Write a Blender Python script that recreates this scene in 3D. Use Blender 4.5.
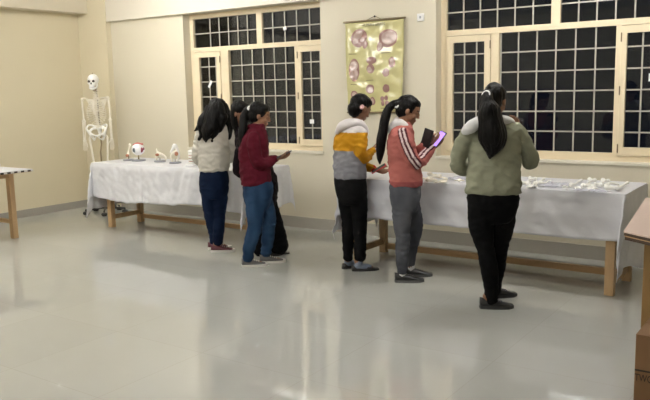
import bpy, bmesh, math, random
import numpy as np
from mathutils import Vector, Matrix, noise
random.seed(7)
for o in list(bpy.data.objects): bpy.data.objects.remove(o)
scn = bpy.context.scene
COL = scn.collection

# ------------------------------------------------------------------ camera
cam_data = bpy.data.cameras.new('camera')
cam = bpy.data.objects.new('camera', cam_data)
COL.objects.link(cam)
cam_data.sensor_width = 36.0
cam_data.lens = 740.0 / 650.0 * 36.0
cam_data.clip_start = 0.05
cam.matrix_world = Matrix(((0.82188, -0.06652, 0.56576, 0), (0.56924, 0.1341, -0.81116, 0),
                           (-0.02192, 0.98873, 0.14808, 1.62), (0, 0, 0, 1)))
scn.camera = cam

# ------------------------------------------------------------------ world (night outside)
w = bpy.data.worlds.new('night'); scn.world = w; w.use_nodes = True
w.node_tree.nodes['Background'].inputs[0].default_value = (0.004, 0.005, 0.008, 1)
w.node_tree.nodes['Background'].inputs[1].default_value = 1.0

# ------------------------------------------------------------------ exposure
scn.view_settings.view_transform = 'Standard'
scn.view_settings.look = 'None'
scn.view_settings.gamma = 1.0
scn.view_settings.use_curve_mapping = False
scn.view_settings.exposure = 1.5
TUBE_POWER = 80.0
# tube lights on the ceiling: centre x, y (all run along x)
TUBES = [(-6.6, 5.35), (-1.9, 5.58), (-6.8, 3.15), (-2.9, 3.15), (-7.4, 1.2), (-8.0, -0.9), (-1.2, -0.9)]  # the tube near the left wall is unseen, added to brighten that side
CEIL = 3.25

# ------------------------------------------------------------------ materials
def mat(name, col, rough=0.6, metal=0.0, bump=0.0, bscale=40.0, var=0.0, vscale=6.0, coat=0.0, stretch=(1, 1, 1), spec=0.5, sheen=0.0, bdist=0.01):
    m = bpy.data.materials.new(name); m.use_nodes = True
    nt = m.node_tree; b = nt.nodes['Principled BSDF']
    b.inputs['Base Color'].default_value = (*col, 1)
    b.inputs['Roughness'].default_value = rough
    b.inputs['Metallic'].default_value = metal
    b.inputs['Coat Weight'].default_value = coat
    b.inputs['Coat Roughness'].default_value = 0.05
    b.inputs['Specular IOR Level'].default_value = spec
    b.inputs['Sheen Weight'].default_value = sheen
    if bump or var:
        tc = nt.nodes.new('ShaderNodeTexCoord'); mp = nt.nodes.new('ShaderNodeMapping')
        mp.inputs['Scale'].default_value = stretch
        nt.links.new(tc.outputs['Object'], mp.inputs['Vector'])
    if var:
        n = nt.nodes.new('ShaderNodeTexNoise'); n.inputs['Scale'].default_value = vscale; n.inputs['Detail'].default_value = 4
        nt.links.new(mp.outputs[0], n.inputs['Vector'])
        r = nt.nodes.new('ShaderNodeMix'); r.data_type = 'RGBA'
        r.inputs['A'].default_value = (*[c * (1 - var) for c in col], 1)
        r.inputs['B'].default_value = (*[min(1, c * (1 + var)) for c in col], 1)
        nt.links.new(n.outputs['Fac'], r.inputs['Factor'])
        nt.links.new(r.outputs['Result'], b.inputs['Base Color'])
    if bump:
        n = nt.nodes.new('ShaderNodeTexNoise'); n.inputs['Scale'].default_value = bscale; n.inputs['Detail'].default_value = 3
        nt.links.new(mp.outputs[0], n.inputs['Vector'])
        bp = nt.nodes.new('ShaderNodeBump'); bp.inputs['Strength'].default_value = bump; bp.inputs['Distance'].default_value = bdist
        nt.links.new(n.outputs['Fac'], bp.inputs['Height']); nt.links.new(bp.outputs[0], b.inputs['Normal'])
    return m

def attr_mat(name, rough=0.75, bump=0.15, bscale=60, sheen=0.0, spec=0.12, stretch=(1, 1, 1)):
    m = mat(name, (0.5, 0.5, 0.5), rough, bump=bump, bscale=bscale, sheen=sheen, spec=spec, stretch=stretch)
    nt = m.node_tree; a = nt.nodes.new('ShaderNodeAttribute'); a.attribute_name = 'Col'
    nt.links.new(a.outputs['Color'], nt.nodes['Principled BSDF'].inputs['Base Color'])
    return m

M = {}
M['wall'] = mat('cream wall paint', (0.65, 0.60, 0.475), 0.5, bump=0.05, bscale=90, var=0.03, vscale=1.5)
M['wall_left'] = mat('yellow cream wall paint', (0.68, 0.61, 0.44), 0.5, bump=0.05, bscale=90, var=0.03, vscale=1.5)
M['beam'] = mat('white cream beam paint', (0.68, 0.63, 0.53), 0.55)
M['beam_left'] = mat('cream beam paint', (0.68, 0.62, 0.49), 0.55)
M['ceiling'] = mat('white ceiling paint', (0.75, 0.74, 0.70), 0.8)
M['skirting'] = mat('grey stone skirting', (0.36, 0.34, 0.30), 0.25, var=0.08, vscale=3)
M['frame'] = mat('cream window paint', (0.74, 0.63, 0.44), 0.4)
M['grille'] = mat('cream grille paint', (0.40, 0.375, 0.32), 0.4)
M['sill'] = mat('pale sill paint', (0.74, 0.70, 0.60), 0.4)
M['wood'] = mat('pale pine wood', (0.50, 0.33, 0.17), 0.5, var=0.22, vscale=5, stretch=(6, 6, 0.7), bump=0.05)
M['wood_x'] = mat('pale pine wood lengthwise', (0.42, 0.26, 0.12), 0.5, var=0.22, vscale=5, stretch=(0.7, 6, 6), bump=0.05)
M['wood_dark'] = mat('dark edged plywood', (0.045, 0.022, 0.012), 0.4)
M['laminate'] = mat('pinkish beige laminate', (0.62, 0.48, 0.42), 0.35, var=0.05, vscale=30)
M['ochre'] = mat('ochre brown wood', (0.24, 0.14, 0.045), 0.5, var=0.2, vscale=6, stretch=(5, 5, 0.8))
M['cloth'] = mat('white plastic tablecloth', (0.65, 0.65, 0.69), 0.38, bump=0.3, bscale=6, bdist=.02)
M['cloth_wrinkled'] = mat('crumpled white tablecloth', (0.67, 0.67, 0.70), 0.35, bump=0.45, bscale=5, bdist=0.03)
M['black_plastic'] = mat('black plastic', (0.012, 0.012, 0.013), 0.35)
M['steel'] = mat('brownish steel pole', (0.22, 0.17, 0.10), 0.35, metal=0.6)
M['chrome'] = mat('chrome', (0.6, 0.6, 0.6), 0.2, metal=1)
M['bone'] = mat('ivory bone plastic', (0.84, 0.79, 0.68), 0.45, var=0.06, vscale=20)
M['bone_white'] = mat('white bone plastic', (0.90, 0.89, 0.85), 0.45, var=0.05, vscale=20)
M['socket'] = mat('dark eye hollow', (0.05, 0.035, 0.03), 0.8)
M['disc'] = mat('cartilage disc grey', (0.45, 0.38, 0.30), 0.6)
M['muscle'] = mat('reddish brown joint', (0.42, 0.17, 0.09), 0.5, var=0.25, vscale=40)
M['base_grey'] = mat('grey model base', (0.30, 0.31, 0.34), 0.35)
M['white_plastic'] = mat('white plastic', (0.82, 0.82, 0.82), 0.35)
M['red'] = mat('red plastic', (0.50, 0.02, 0.02), 0.4)
M['phone'] = mat('black phone shell', (0.010, 0.010, 0.014), 0.25)
M['phone_grey'] = mat('dark grey phone shell', (0.03, 0.03, 0.05), 0.3)
M['wallet'] = mat('black leather flap case', (0.006, 0.006, 0.007), 0.5)
M['hair'] = mat('black hair', (0.0025, 0.002, 0.002), 0.42, bump=0.9, bscale=22, stretch=(4, 4, 0.5), spec=0.13)
M['skin'] = attr_mat('skin', 0.5, 0.03, spec=0.35)
M['sock_white'] = mat('white sock', (0.7, 0.7, 0.7), 0.9)
M['sock_blue'] = mat('grey blue sock', (0.20, 0.24, 0.32), 0.9)
M['knit'] = attr_mat('soft knit fabric', 0.9, 0.25, 30)
M['denim'] = attr_mat('denim', 0.85, 0.2, 90)
M['cardboard'] = mat('brown cardboard', (0.20, 0.105, 0.045), 0.75, var=0.06, vscale=3)
M['ink'] = mat('dark print ink', (0.018, 0.008, 0.004), 0.6)
M['strip'] = mat('shiny white strip', (0.9, 0.9, 0.92), 0.2)

def emit(name, col, s):
    m = bpy.data.materials.new(name); m.use_nodes = True
    nt = m.node_tree; b = nt.nodes['Principled BSDF']
    b.inputs['Base Color'].default_value = (*col, 1)
    b.inputs['Emission Color'].default_value = (*col, 1); b.inputs['Emission Strength'].default_value = s
    return m
M['tube'] = emit('fluorescent tube', (1.0, 0.985, 0.95), TUBE_POWER)
M['screen'] = emit('lit purple phone screen', (0.30, 0.17, 0.75), 0.55)
M['screen_white'] = emit('lit pale phone screen', (0.6, 0.65, 0.8), 0.6)

def glass_mat(name='night window glass', tint=(0.55, 0.57, 0.6)):
    m = bpy.data.materials.new(name); m.use_nodes = True
    nt = m.node_tree; nt.nodes.clear()
    out = nt.nodes.new('ShaderNodeOutputMaterial'); mix = nt.nodes.new('ShaderNodeMixShader')
    tr = nt.nodes.new('ShaderNodeBsdfTransparent'); gl = nt.nodes.new('ShaderNodeBsdfGlossy'); fr = nt.nodes.new('ShaderNodeFresnel')
    tr.inputs[0].default_value = (*tint, 1)
    gl.inputs['Roughness'].default_value = 0.03
    fr.inputs[0].default_value = 1.5
    nt.links.new(fr.outputs[0], mix.inputs[0]); nt.links.new(tr.outputs[0], mix.inputs[1]); nt.links.new(gl.outputs[0], mix.inputs[2])
    nt.links.new(mix.outputs[0], out.inputs[0])
    return m
M['glass'] = glass_mat()
M['clear'] = mat('clear plastic bag', (0.80, 0.80, 0.88), 0.2)
M['clear'].node_tree.nodes['Principled BSDF'].inputs['Alpha'].default_value = 0.45

def floor_mat():
    m = mat('polished vitrified tile', (0.5, 0.47, 0.42), 0.13, spec=0.75)
    nt = m.node_tree; b = nt.nodes['Principled BSDF']
    tc = nt.nodes.new('ShaderNodeTexCoord')
    br = nt.nodes.new('ShaderNodeTexBrick'); br.offset = 0.0
    br.inputs['Scale'].default_value = 1.0
    br.inputs['Brick Width'].default_value = 0.8; br.inputs['Row Height'].default_value = 0.8
    br.inputs['Mortar Size'].default_value = 0.0018; br.inputs['Mortar Smooth'].default_value = 0.3
    br.inputs['Color1'].default_value = (0.43, 0.432, 0.405, 1); br.inputs['Color2'].default_value = (0.415, 0.417, 0.39, 1)
    br.inputs['Mortar'].default_value = (0.37, 0.36, 0.325, 1)
    nt.links.new(tc.outputs['Object'], br.inputs['Vector'])
    n = nt.nodes.new('ShaderNodeTexNoise'); n.inputs['Scale'].default_value = 1.3; n.inputs['Detail'].default_value = 5
    nt.links.new(tc.outputs['Object'], n.inputs['Vector'])
    mx = nt.nodes.new('ShaderNodeMix'); mx.data_type = 'RGBA'; mx.blend_type = 'MULTIPLY'; mx.inputs['Factor'].default_value = 1
    rp = nt.nodes.new('ShaderNodeMapRange'); rp.inputs['To Min'].default_value = 0.93; rp.inputs['To Max'].default_value = 1.07
    nt.links.new(n.outputs['Fac'], rp.inputs['Value'])
    nt.links.new(br.outputs['Color'], mx.inputs['A']); nt.links.new(rp.outputs[0], mx.inputs['B'])
    nt.links.new(mx.outputs['Result'], b.inputs['Base Color'])
    rr = nt.nodes.new('ShaderNodeMapRange'); rr.inputs['To Min'].default_value = 0.025; rr.inputs['To Max'].default_value = 0.06
    n2 = nt.nodes.new('ShaderNodeTexNoise'); n2.inputs['Scale'].default_value = 3; nt.links.new(tc.outputs['Object'], n2.inputs['Vector'])
    nt.links.new(n2.outputs['Fac'], rr.inputs['Value']); nt.links.new(rr.outputs[0], b.inputs['Roughness'])
    return m
M['floor'] = floor_mat()

# ------------------------------------------------------------------ mesh helpers
class MB:
    """collects shapes, builds ONE mesh object"""
    def __init__(s): s.v = []; s.f = []
    def add(s, v, f):
        n = len(s.v); s.v += [tuple(x) for x in v]; s.f += [tuple(i + n for i in q) for q in f]; return s
    def box(s, x0, x1, y0, y1, z0, z1, rz=0, c=None):
        v = [(x, y, z) for x in (x0, x1) for y in (y0, y1) for z in (z0, z1)]
        if rz:
            ca, sa = math.cos(rz), math.sin(rz); cx, cy = c or (0, 0)
            v = [(cx + (x - cx) * ca - (y - cy) * sa, cy + (x - cx) * sa + (y - cy) * ca, z) for x, y, z in v]
        return s.add(v, [(0, 1, 3, 2), (4, 6, 7, 5), (0, 4, 5, 1), (2, 3, 7, 6), (0, 2, 6, 4), (1, 5, 7, 3)])
    def prism(s, pts, z0, z1):
        n = len(pts); v = [(x, y, z0) for x, y in pts] + [(x, y, z1) for x, y in pts]
        return s.add(v, [tuple(range(n))[::-1], tuple(range(n, 2 * n))] + [(i, (i + 1) % n, n + (i + 1) % n, n + i) for i in range(n)])
    def tube(s, pts, n=10, sub=1):
        return s.add(*tube_geo(pts, n, sub))
    def lathe(s, prof, c=(0, 0, 0), n=20):
        v = []; f = []
        for r, z in prof:
            for k in range(n):
                a = 2 * math.pi * k / n; v.append((c[0] + r * math.cos(a), c[1] + r * math.sin(a), c[2] + z))
        for i in range(len(prof) - 1):
            for k in range(n):
                f.append((i * n + k, i * n + (k + 1) % n, (i + 1) * n + (k + 1) % n, (i + 1) * n + k))
        f.append(tuple(range(n))[::-1]); f.append(tuple(range((len(prof) - 1) * n, len(prof) * n)))
        return s.add(v, f)
    def ell(s, c, r, axes=None, n=14, m=9):
        return s.add(*ell_geo(c, r, axes, n, m))
    def build(s, name, m, parent=None, smooth=False, bevel=0.0, loc=None):
        me = bpy.data.meshes.new(name); me.from_pydata(s.v, [], s.f)
        bm = bmesh.new(); bm.from_mesh(me); bmesh.ops.recalc_face_normals(bm, faces=bm.faces)
        if bevel: bmesh.ops.bevel(bm, geom=bm.edges[:], offset=bevel, segments=2, affect='EDGES', profile=0.6)
        bm.to_mesh(me); bm.free()
        return link(name, me, m, parent, smooth, loc)

def link(name, me, m, parent=None, smooth=False, loc=None):
    if m: me.materials.append(m)
    if smooth: me.polygons.foreach_set('use_smooth', [True] * len(me.polygons))
    o = bpy.data.objects.new(name, me); COL.objects.link(o)
    if loc: o.location = loc
    if parent: o.parent = parent
    return o

def catmull(P, sub):
    if sub <= 1 or len(P) < 3: return [list(p) for p in P]
    out = []
    for i in range(len(P) - 1):
        p0 = P[max(i - 1, 0)]; p1 = P[i]; p2 = P[i + 1]; p3 = P[min(i + 2, len(P) - 1)]
        for k in range(sub):
            t = k / sub
            out.append([0.5 * (2 * b + (-a + c) * t + (2 * a - 5 * b + 4 * c - d) * t * t + (-a + 3 * b - 3 * c + d) * t ** 3) for a, b, c, d in zip(p0, p1, p2, p3)])
    out.append(list(P[-1])); return out

def tube_geo(pts, n=12, sub=1):
    P = catmull(pts, sub)
    c = [Vector(p[:3]) for p in P]; r = [max(p[3], 1e-4) for p in P]
    d0 = (c[1] - c[0]).normalized(); d1 = (c[-1] - c[-2]).normalized()
    c = [c[0] - d0 * r[0] * 0.9, c[0] - d0 * r[0] * 0.55] + c + [c[-1] + d1 * r[-1] * 0.55, c[-1] + d1 * r[-1] * 0.9]
    r = [r[0] * 0.4, r[0] * 0.82] + r + [r[-1] * 0.82, r[-1] * 0.4]
    up = Vector((0, 0, 1)) if abs(d0.z) < 0.9 else Vector((1, 0, 0))
    v = []; f = []
    for i in range(len(c)):
        t = (c[min(i + 1, len(c) - 1)] - c[max(i - 1, 0)]).normalized()
        up = (up - t * up.dot(t))
        if up.length < 1e-5: up = t.orthogonal()
        up.normalize(); s = t.cross(up)
        for k in range(n):
            a = 2 * math.pi * k / n; v.append(c[i] + (up * math.cos(a) + s * math.sin(a)) * r[i])
    for i in range(len(c) - 1):
        for k in range(n): f.append((i * n + k, i * n + (k + 1) % n, (i + 1) * n + (k + 1) % n, (i + 1) * n + k))
    f.append(tuple(range(n))[::-1]); f.append(tuple(range((len(c) - 1) * n, len(c) * n)))
    return v, f

def ring_geo(rings, n=28, sub=4, scale=1.0):
    P = catmull(rings, sub); v = []; f = []
    for x, y, z, a, b, yaw in P:
        ya = math.radians(yaw); fx, fy = math.cos(ya), math.sin(ya)
        for k in range(n):
            t = 2 * math.pi * k / n
            ct, st = math.cos(t), math.sin(t)
            # superellipse: b forward, a sideways
            e = 0.85
            u = b * scale * math.copysign(abs(ct) ** e, ct); s = a * scale * math.copysign(abs(st) ** e, st)
            v.append((x + fx * u - fy * s, y + fy * u + fx * s, z))
    m = len(P)
    for i in range(m - 1):
        for k in range(n): f.append((i * n + k, i * n + (k + 1) % n, (i + 1) * n + (k + 1) % n, (i + 1) * n + k))
    f.append(tuple(range(n))[::-1]); f.append(tuple(range((m - 1) * n, m * n)))
    return v, f

def ell_geo(c, r, axes=None, n=14, m=9):
    if axes is None: axes = (Vector((1, 0, 0)), Vector((0, 1, 0)), Vector((0, 0, 1)))
    c = Vector(c); v = [c - axes[2] * r[2]]; f = []
    for i in range(1, m):
        ph = math.pi * i / m
        for k in range(n):
            a = 2 * math.pi * k / n
            v.append(c + axes[0] * r[0] * math.sin(ph) * math.cos(a) + axes[1] * r[1] * math.sin(ph) * math.sin(a) - axes[2] * r[2] * math.cos(ph))
    v.append(c + axes[2] * r[2])
    for k in range(n): f.append((0, 1 + (k + 1) % n, 1 + k))
    for i in range(m - 2):
        for k in range(n): f.append((1 + i * n + k, 1 + i * n + (k + 1) % n, 1 + (i + 1) * n + (k + 1) % n, 1 + (i + 1) * n + k))
    e = len(v) - 1
    for k in range(n): f.append((e, 1 + (m - 2) * n + k, 1 + (m - 2) * n + (k + 1) % n))
    return v, f

def union(name, geos, m, parent=None, voxel=0.007, smooth=3, color=None, disp=None, sfac=0.5):
    """several closed shapes -> one continuous skin"""
    mb = MB()
    for v, f in geos: mb.add(v, f)
    me = bpy.data.meshes.new('tmp'); me.from_pydata(mb.v, [], mb.f)
    bm = bmesh.new(); bm.from_mesh(me); bmesh.ops.recalc_face_normals(bm, faces=bm.faces); bm.to_mesh(me); bm.free()
    t = bpy.data.objects.new('tmp', me); COL.objects.link(t)
    md = t.modifiers.new('r', 'REMESH'); md.mode = 'VOXEL'; md.voxel_size = voxel; md.adaptivity = 0
    if smooth:
        s = t.modifiers.new('s', 'SMOOTH'); s.factor = sfac; s.iterations = smooth
    dg = bpy.context.evaluated_depsgraph_get(); dg.update()
    new = bpy.data.meshes.new_from_object(t.evaluated_get(dg)); new.name = name
    bpy.data.objects.remove(t); bpy.data.meshes.remove(me)
    nv = len(new.vertices)
    co = np.empty(nv * 3, np.float32); new.vertices.foreach_get('co', co); co = co.reshape(-1, 3)
    if disp is not None:
        no = np.empty(nv * 3, np.float32); new.vertices.foreach_get('normal', no); no = no.reshape(-1, 3)
        d = np.array([disp(p) for p in co], np.float32)
        co = co + no * d[:, None]; new.vertices.foreach_set('co', co.ravel()); new.update()
    if color is not None:
        at = new.color_attributes.new('Col', 'FLOAT_COLOR', 'POINT')
        c = np.ones((nv, 4), np.float32)
        c[:, :3] = color(co); at.data.foreach_set('color', c.ravel())
    return link(name, new, m, parent, True)

def tag(o, label, cat, group=None, kind=None):
    o['label'] = label; o['category'] = cat
    if group: o['group'] = group
    if kind: o['kind'] = kind
    return o
def thing(name, loc, label, cat, group=None, rz=0):
    o = bpy.data.objects.new(name, None); o.empty_display_size = 0.1; COL.objects.link(o)
    o.location = loc; o.rotation_euler = (0, 0, rz)
    return tag(o, label, cat, group)
def struct(o): o['kind'] = 'structure'; return o

# ================================================================== ROOM SHELL
X0, X1, Y0, Y1 = -8.98, 2.6, -3.2, 6.93
struct(MB().box(X0 - .2, X1 + .2, Y0 - .2, Y1 + .4, -.1, 0).build('floor', M['floor']))
struct(MB().box(X0 - .2, X1 + .2, Y0 - .2, Y1 + .4, CEIL, CEIL + .1).build('ceiling', M['ceiling']))
struct(MB().box(X0 - .2, X0, Y0 - .2, Y1 + .4, 0, CEIL).build('wall_left', M['wall_left']))
struct(MB().box(X1, X1 + .2, Y0 - .2, Y1 + .4, 0, CEIL).build('wall_right', M['wall']))
struct(MB().box(X0, X1, Y0 - .2, Y0, 0, CEIL).build('wall_front', M['wall']))
# wall with two deep window openings
WT = 0.30
OPEN = [(-6.985, -4.845), (-3.42, -1.19)]
ZB, ZT = 0.905, 2.60
wb = MB(); xs = [X0, OPEN[0][0], OPEN[0][1], OPEN[1][0], OPEN[1][1], X1]
for i in (0, 2, 4): wb.box(xs[i], xs[i + 1], Y1, Y1 + WT, 0, CEIL)
for a, b in OPEN:
    wb.box(a, b, Y1, Y1 + WT, 0, ZB); wb.box(a, b, Y1, Y1 + WT, ZT, CEIL)
struct(wb.build('wall_back', M['wall']))
# beams under the ceiling and the corner column
struct(MB().box(-8.38, X1, 6.86, Y1, ZT, CEIL).build('trim_1', M['beam']))
struct(MB().box(X0, X0 + .22, Y0, 6.85, 2.738, CEIL).build('trim_2', M['beam_left']))
struct(MB().box(X0, -8.38, 6.85, Y1, 0, CEIL).build('trim_3', M['wall_left']))
# skirting
sk = MB(); sk.box(-8.38, X1, Y1 - .012, Y1, 0, .13); sk.box(X0, -8.38, 6.838, 6.85, 0, .13)
struct(sk.build('baseboard_back', M['skirting']))
struct(MB().box(X0, X0 + .012, Y0, 6.84, 0, .10).build('baseboard_left', M['skirting']))
struct(MB().box(X1 - .012, X1, Y0, Y1 - .012, 0, .11).build('baseboard_right', M['skirting']))

FY0, FY1 = 7.05, 7.11    # window frame depth
def window(n, ox0, ox1, sashl, centre, sashr, mull, bars_top_l, bars_top_r, bars_c, bars_l, bars_r, white_patches):
    """sashl/centre/sashr = glass (x0,x1); mull = upper mullion (x0,x1)"""
    root = bpy.data.objects.new('window_%d' % n, None); COL.objects.link(root); root.location = ((ox0 + ox1) / 2, FY0, ZB)
    struct(root); L = root.location.copy()
    def put(mb, name, m, bevel=0.0, parent=root):
        mb.v = [(x - L.x, y - L.y, z - L.z) for x, y, z in mb.v]
        return mb.build(name, m, parent, bevel=bevel)
    f = MB()
    f.box(ox0, ox0 + .06, FY0, FY1, ZB, ZT); f.box(ox1 - .035, ox1, FY0, FY1, ZB, ZT)
    f.box(ox0 + .06, ox1 - .035, FY0, FY1, ZT - .06, ZT)
    f.box(ox0 + .06, ox1 - .035, FY0 - .012, FY1, 2.125, 2.18)
    f.box(ox0 + .06, ox1 - .035, FY0, FY1, ZB, ZB + .055)
    f.box(mull[0], mull[1], FY0, FY1, 2.18, ZT - .06)
    jl = (sashl[1] + .065, centre[0] - .012); jr = (centre[1] + .0, sashr[0] - .05)
    f.box(jl[0], jl[1], FY0 - .008, FY1, ZB + .055, 2.125); f.box(jr[0], jr[1], FY0 - .008, FY1, ZB + .055, 2.125)
    put(f, 'frame', M['frame'])
    gb = .985     # fixed glass bottom
    gbs, gts = 1.04, 2.055
    # casement sashes
    for (a, b), (lo, hi), hx in ((sashl, (ox0 + .065, sashl[1] + .062), 1), (sashr, (sashr[0] - .047, ox1 - .038), -1)):
        s = MB(); y0, y1 = FY0 - .018, FY0 + .03
        s.box(lo, a, y0, y1, ZB + .06, 2.12); s.box(b, hi, y0, y1, ZB + .06, 2.12)
        s.box(a, b, y0, y1, ZB + .06, gbs); s.box(a, b, y0, y1, gts, 2.12)
        so = put(s, 'casement_sash', M['frame'])
        put(MB().box(a, b, FY0 + .012, FY0 + .017, gbs, gts), 'pane', M['glass'], parent=so).location = (0, 0, 0)
        xx = hi if hx > 0 else lo
        for zz in (1.03, 1.55, 2.02):
            h = MB().tube([(xx, y0 - .004, zz - .035, .006), (xx, y0 - .004, zz + .035, .006)], 8); put(h, 'hinge', M['steel'], parent=so)
    put(MB().box(centre[0], centre[1], FY0 + .03, FY0 + .035, gb, 2.125), 'pane', M['glass'])
    put(MB().box(ox0 + .06, mull[0], FY0 + .03, FY0 + .035, 2.18, ZT - .06), 'pane', M['glass'])
    put(MB().box(mull[1], ox1 - .035, FY0 + .03, FY0 + .035, 2.18, ZT - .06), 'pane', M['glass'])
    put(MB().box(centre[0], centre[1], FY0 + .0, FY1, ZB + .055, gb), 'bottom_rail', M['frame'])
    # security grilles just in front of the glass
    def grille(x0, x1, z0, z1, vb, hb, y=FY0 + .02, t=.0068):
        g = MB()
        for x in vb: g.box(x - t, x + t, y - .006, y + .002, z0, z1)
        for z in hb: g.box(x0, x1, y - .009, y - .003, z - t, z + t)
        put(g, 'grille', M['grille'])
    rows = [gb + (2.125 - gb) * k / 6 for k in range(1, 6)]
    grille(centre[0], centre[1], gb, 2.125, bars_c, rows)
    grille(ox0 + .06, mull[0], 2.18, ZT - .06, bars_top_l, [2.355])
    grille(mull[1], ox1 - .035, 2.18, ZT - .06, bars_top_r, [2.355])
    grille(sashl[0], sashl[1], gbs, gts, bars_l, rows, FY0 + .008)
    grille(sashr[0], sashr[1], gbs, gts, bars_r, rows, FY0 + .008)
    for x, z, wd, hh, ang in white_patches:  # small flat white patches just in front of the panes
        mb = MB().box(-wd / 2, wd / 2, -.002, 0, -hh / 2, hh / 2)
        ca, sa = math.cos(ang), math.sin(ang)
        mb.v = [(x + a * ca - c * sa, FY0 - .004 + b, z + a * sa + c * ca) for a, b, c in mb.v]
        s_ = put(mb, 'white_patch', M['white_plastic']); s_['label'] = 'small white patch'
    # sloping inner sill
    put(MB().box(ox0 - .01, ox1 + .01, Y1 - .014, FY0 - .001, ZB - .018, ZB + .004), 'window_sill', M['sill'])

def lin(a, b, n): return [a + (b - a) * k / n for k in range(1, n)]
window(1, -6.985, -4.845, (-6.83, -6.53), (-6.325, -5.30), (-5.205, -4.925), (-5.87, -5.785),
       lin(-6.80, -5.87, 6), [-5.63, -5.45, -5.275, -5.09, -4.905],
       [-6.325 + .016 + .1715 * k for k in range(1, 6)], [-6.68, -6.56], [-5.075, -4.945],
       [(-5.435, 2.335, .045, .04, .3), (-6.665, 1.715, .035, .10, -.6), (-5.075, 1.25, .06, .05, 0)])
window(2, -3.42, -1.19, (-3.285, -2.945), (-2.785, -1.70), (-1.605, -1.275), (-2.292, -2.208),
       lin(-3.36, -2.292, 6)[0:], lin(-2.208, -1.225, 6),
       [-2.785] + lin(-2.79, -1.70, 6), [-3.165, -3.035], [-1.475, -1.35],
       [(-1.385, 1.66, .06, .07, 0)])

# tube lights
for i, (x, y) in enumerate(TUBES):
    where = ['above the skeleton end of the left table', 'above the bone table', 'over the middle of the room on the left', 'over the middle of the room',
             'near the left wall, added to brighten that side', 'behind the photographer on the left', 'behind the photographer on the right'][i]
    t = thing('tube_light', (x, y, CEIL), 'white fluorescent tube light on the ceiling ' + where, 'light', 'ceiling tube lights')
    MB().box(-.62, .62, -.03, .03, -.05, 0).build('batten', M['white_plastic'], t)
    MB().tube([(-.585, 0, -.085, .016), (.585, 0, -.085, .016)], 10).build('tube', M['tube'], t)
    for s in (-.6, .6): MB().box(s - .015, s + .015, -.02, .02, -.11, -.05).build('end_holder', M['white_plastic'], t)

# ================================================================== TABLES
def table(loc, label, legs, top, zt, st_z, long_y, name='wooden_table', mtop='wood_x', ends=None, group=None, thick=.03):
    """legs: list of (x,y); top: x0,x1,y0,y1 (world)"""
    t = thing(name, loc, label, 'table', group); lx, ly, _ = loc
    MB().box(top[0] - lx, top[1] - lx, top[2] - ly, top[3] - ly, zt - thick, zt).build('tabletop', M[mtop], t, bevel=.003)
    for x, y in legs:
        MB().box(x - lx - .035, x - lx + .035, y - ly - .03, y - ly + .03, 0, zt - thick).build('leg', M['wood'], t, bevel=.004)
    return t, lx, ly

TZ = 0.80
# table 1, left
t1, lx, ly = table((-6.05, 6.05, 0), 'long pine table under the crumpled cloth, carrying the eyeball and joint models',
    [(-7.29, 5.86), (-7.27, 6.3), (-5.06, 5.86), (-5.06, 6.3)], (-7.39, -4.98, 5.73, 6.40), TZ, .06, 6.3)
for x in (-7.28, -5.06): MB().box(x - lx - .02, x - lx + .02, 5.89 - ly, 6.27 - ly, .10, .155).build('end_stretcher', M['wood'], t1, bevel=.003)
MB().box(-7.235 - lx, -5.095 - lx, 6.28 - ly, 6.32 - ly, .055, .105).build('long_stretcher', M['wood_x'], t1, bevel=.003)
for a in (5.83, 6.31): MB().box(-7.25 - lx, -5.1 - lx, a - ly - .012, a - ly + .012, TZ - .12, TZ - .03).build('apron', M['wood_x'], t1)
# table 2, right
t2, lx, ly = table((-2.55, 6.05, 0), 'long pine table under the smooth white cloth holding the loose bones',
    [(-1.38, 5.79), (-1.37, 6.3), (-3.67, 5.79), (-3.67, 6.27)], (-3.79, -1.295, 5.73, 6.40), TZ, .06, 6.3)
for x in (-1.37, -3.67): MB().box(x - lx - .02, x - lx + .02, 5.82 - ly, 6.25 - ly, .085, .14).build('end_stretcher', M['wood'], t2, bevel=.003)
MB().box(-3.635 - lx, -1.41 - lx, 6.26 - ly, 6.30 - ly, .035, .09).build('long_stretcher', M['wood_x'], t2, bevel=.003)
for a in (5.80, 6.31): MB().box(-3.63 - lx, -1.41 - lx, a - ly - .012, a - ly + .012, TZ - .12, TZ - .03).build('apron', M['wood_x'], t2)

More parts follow.
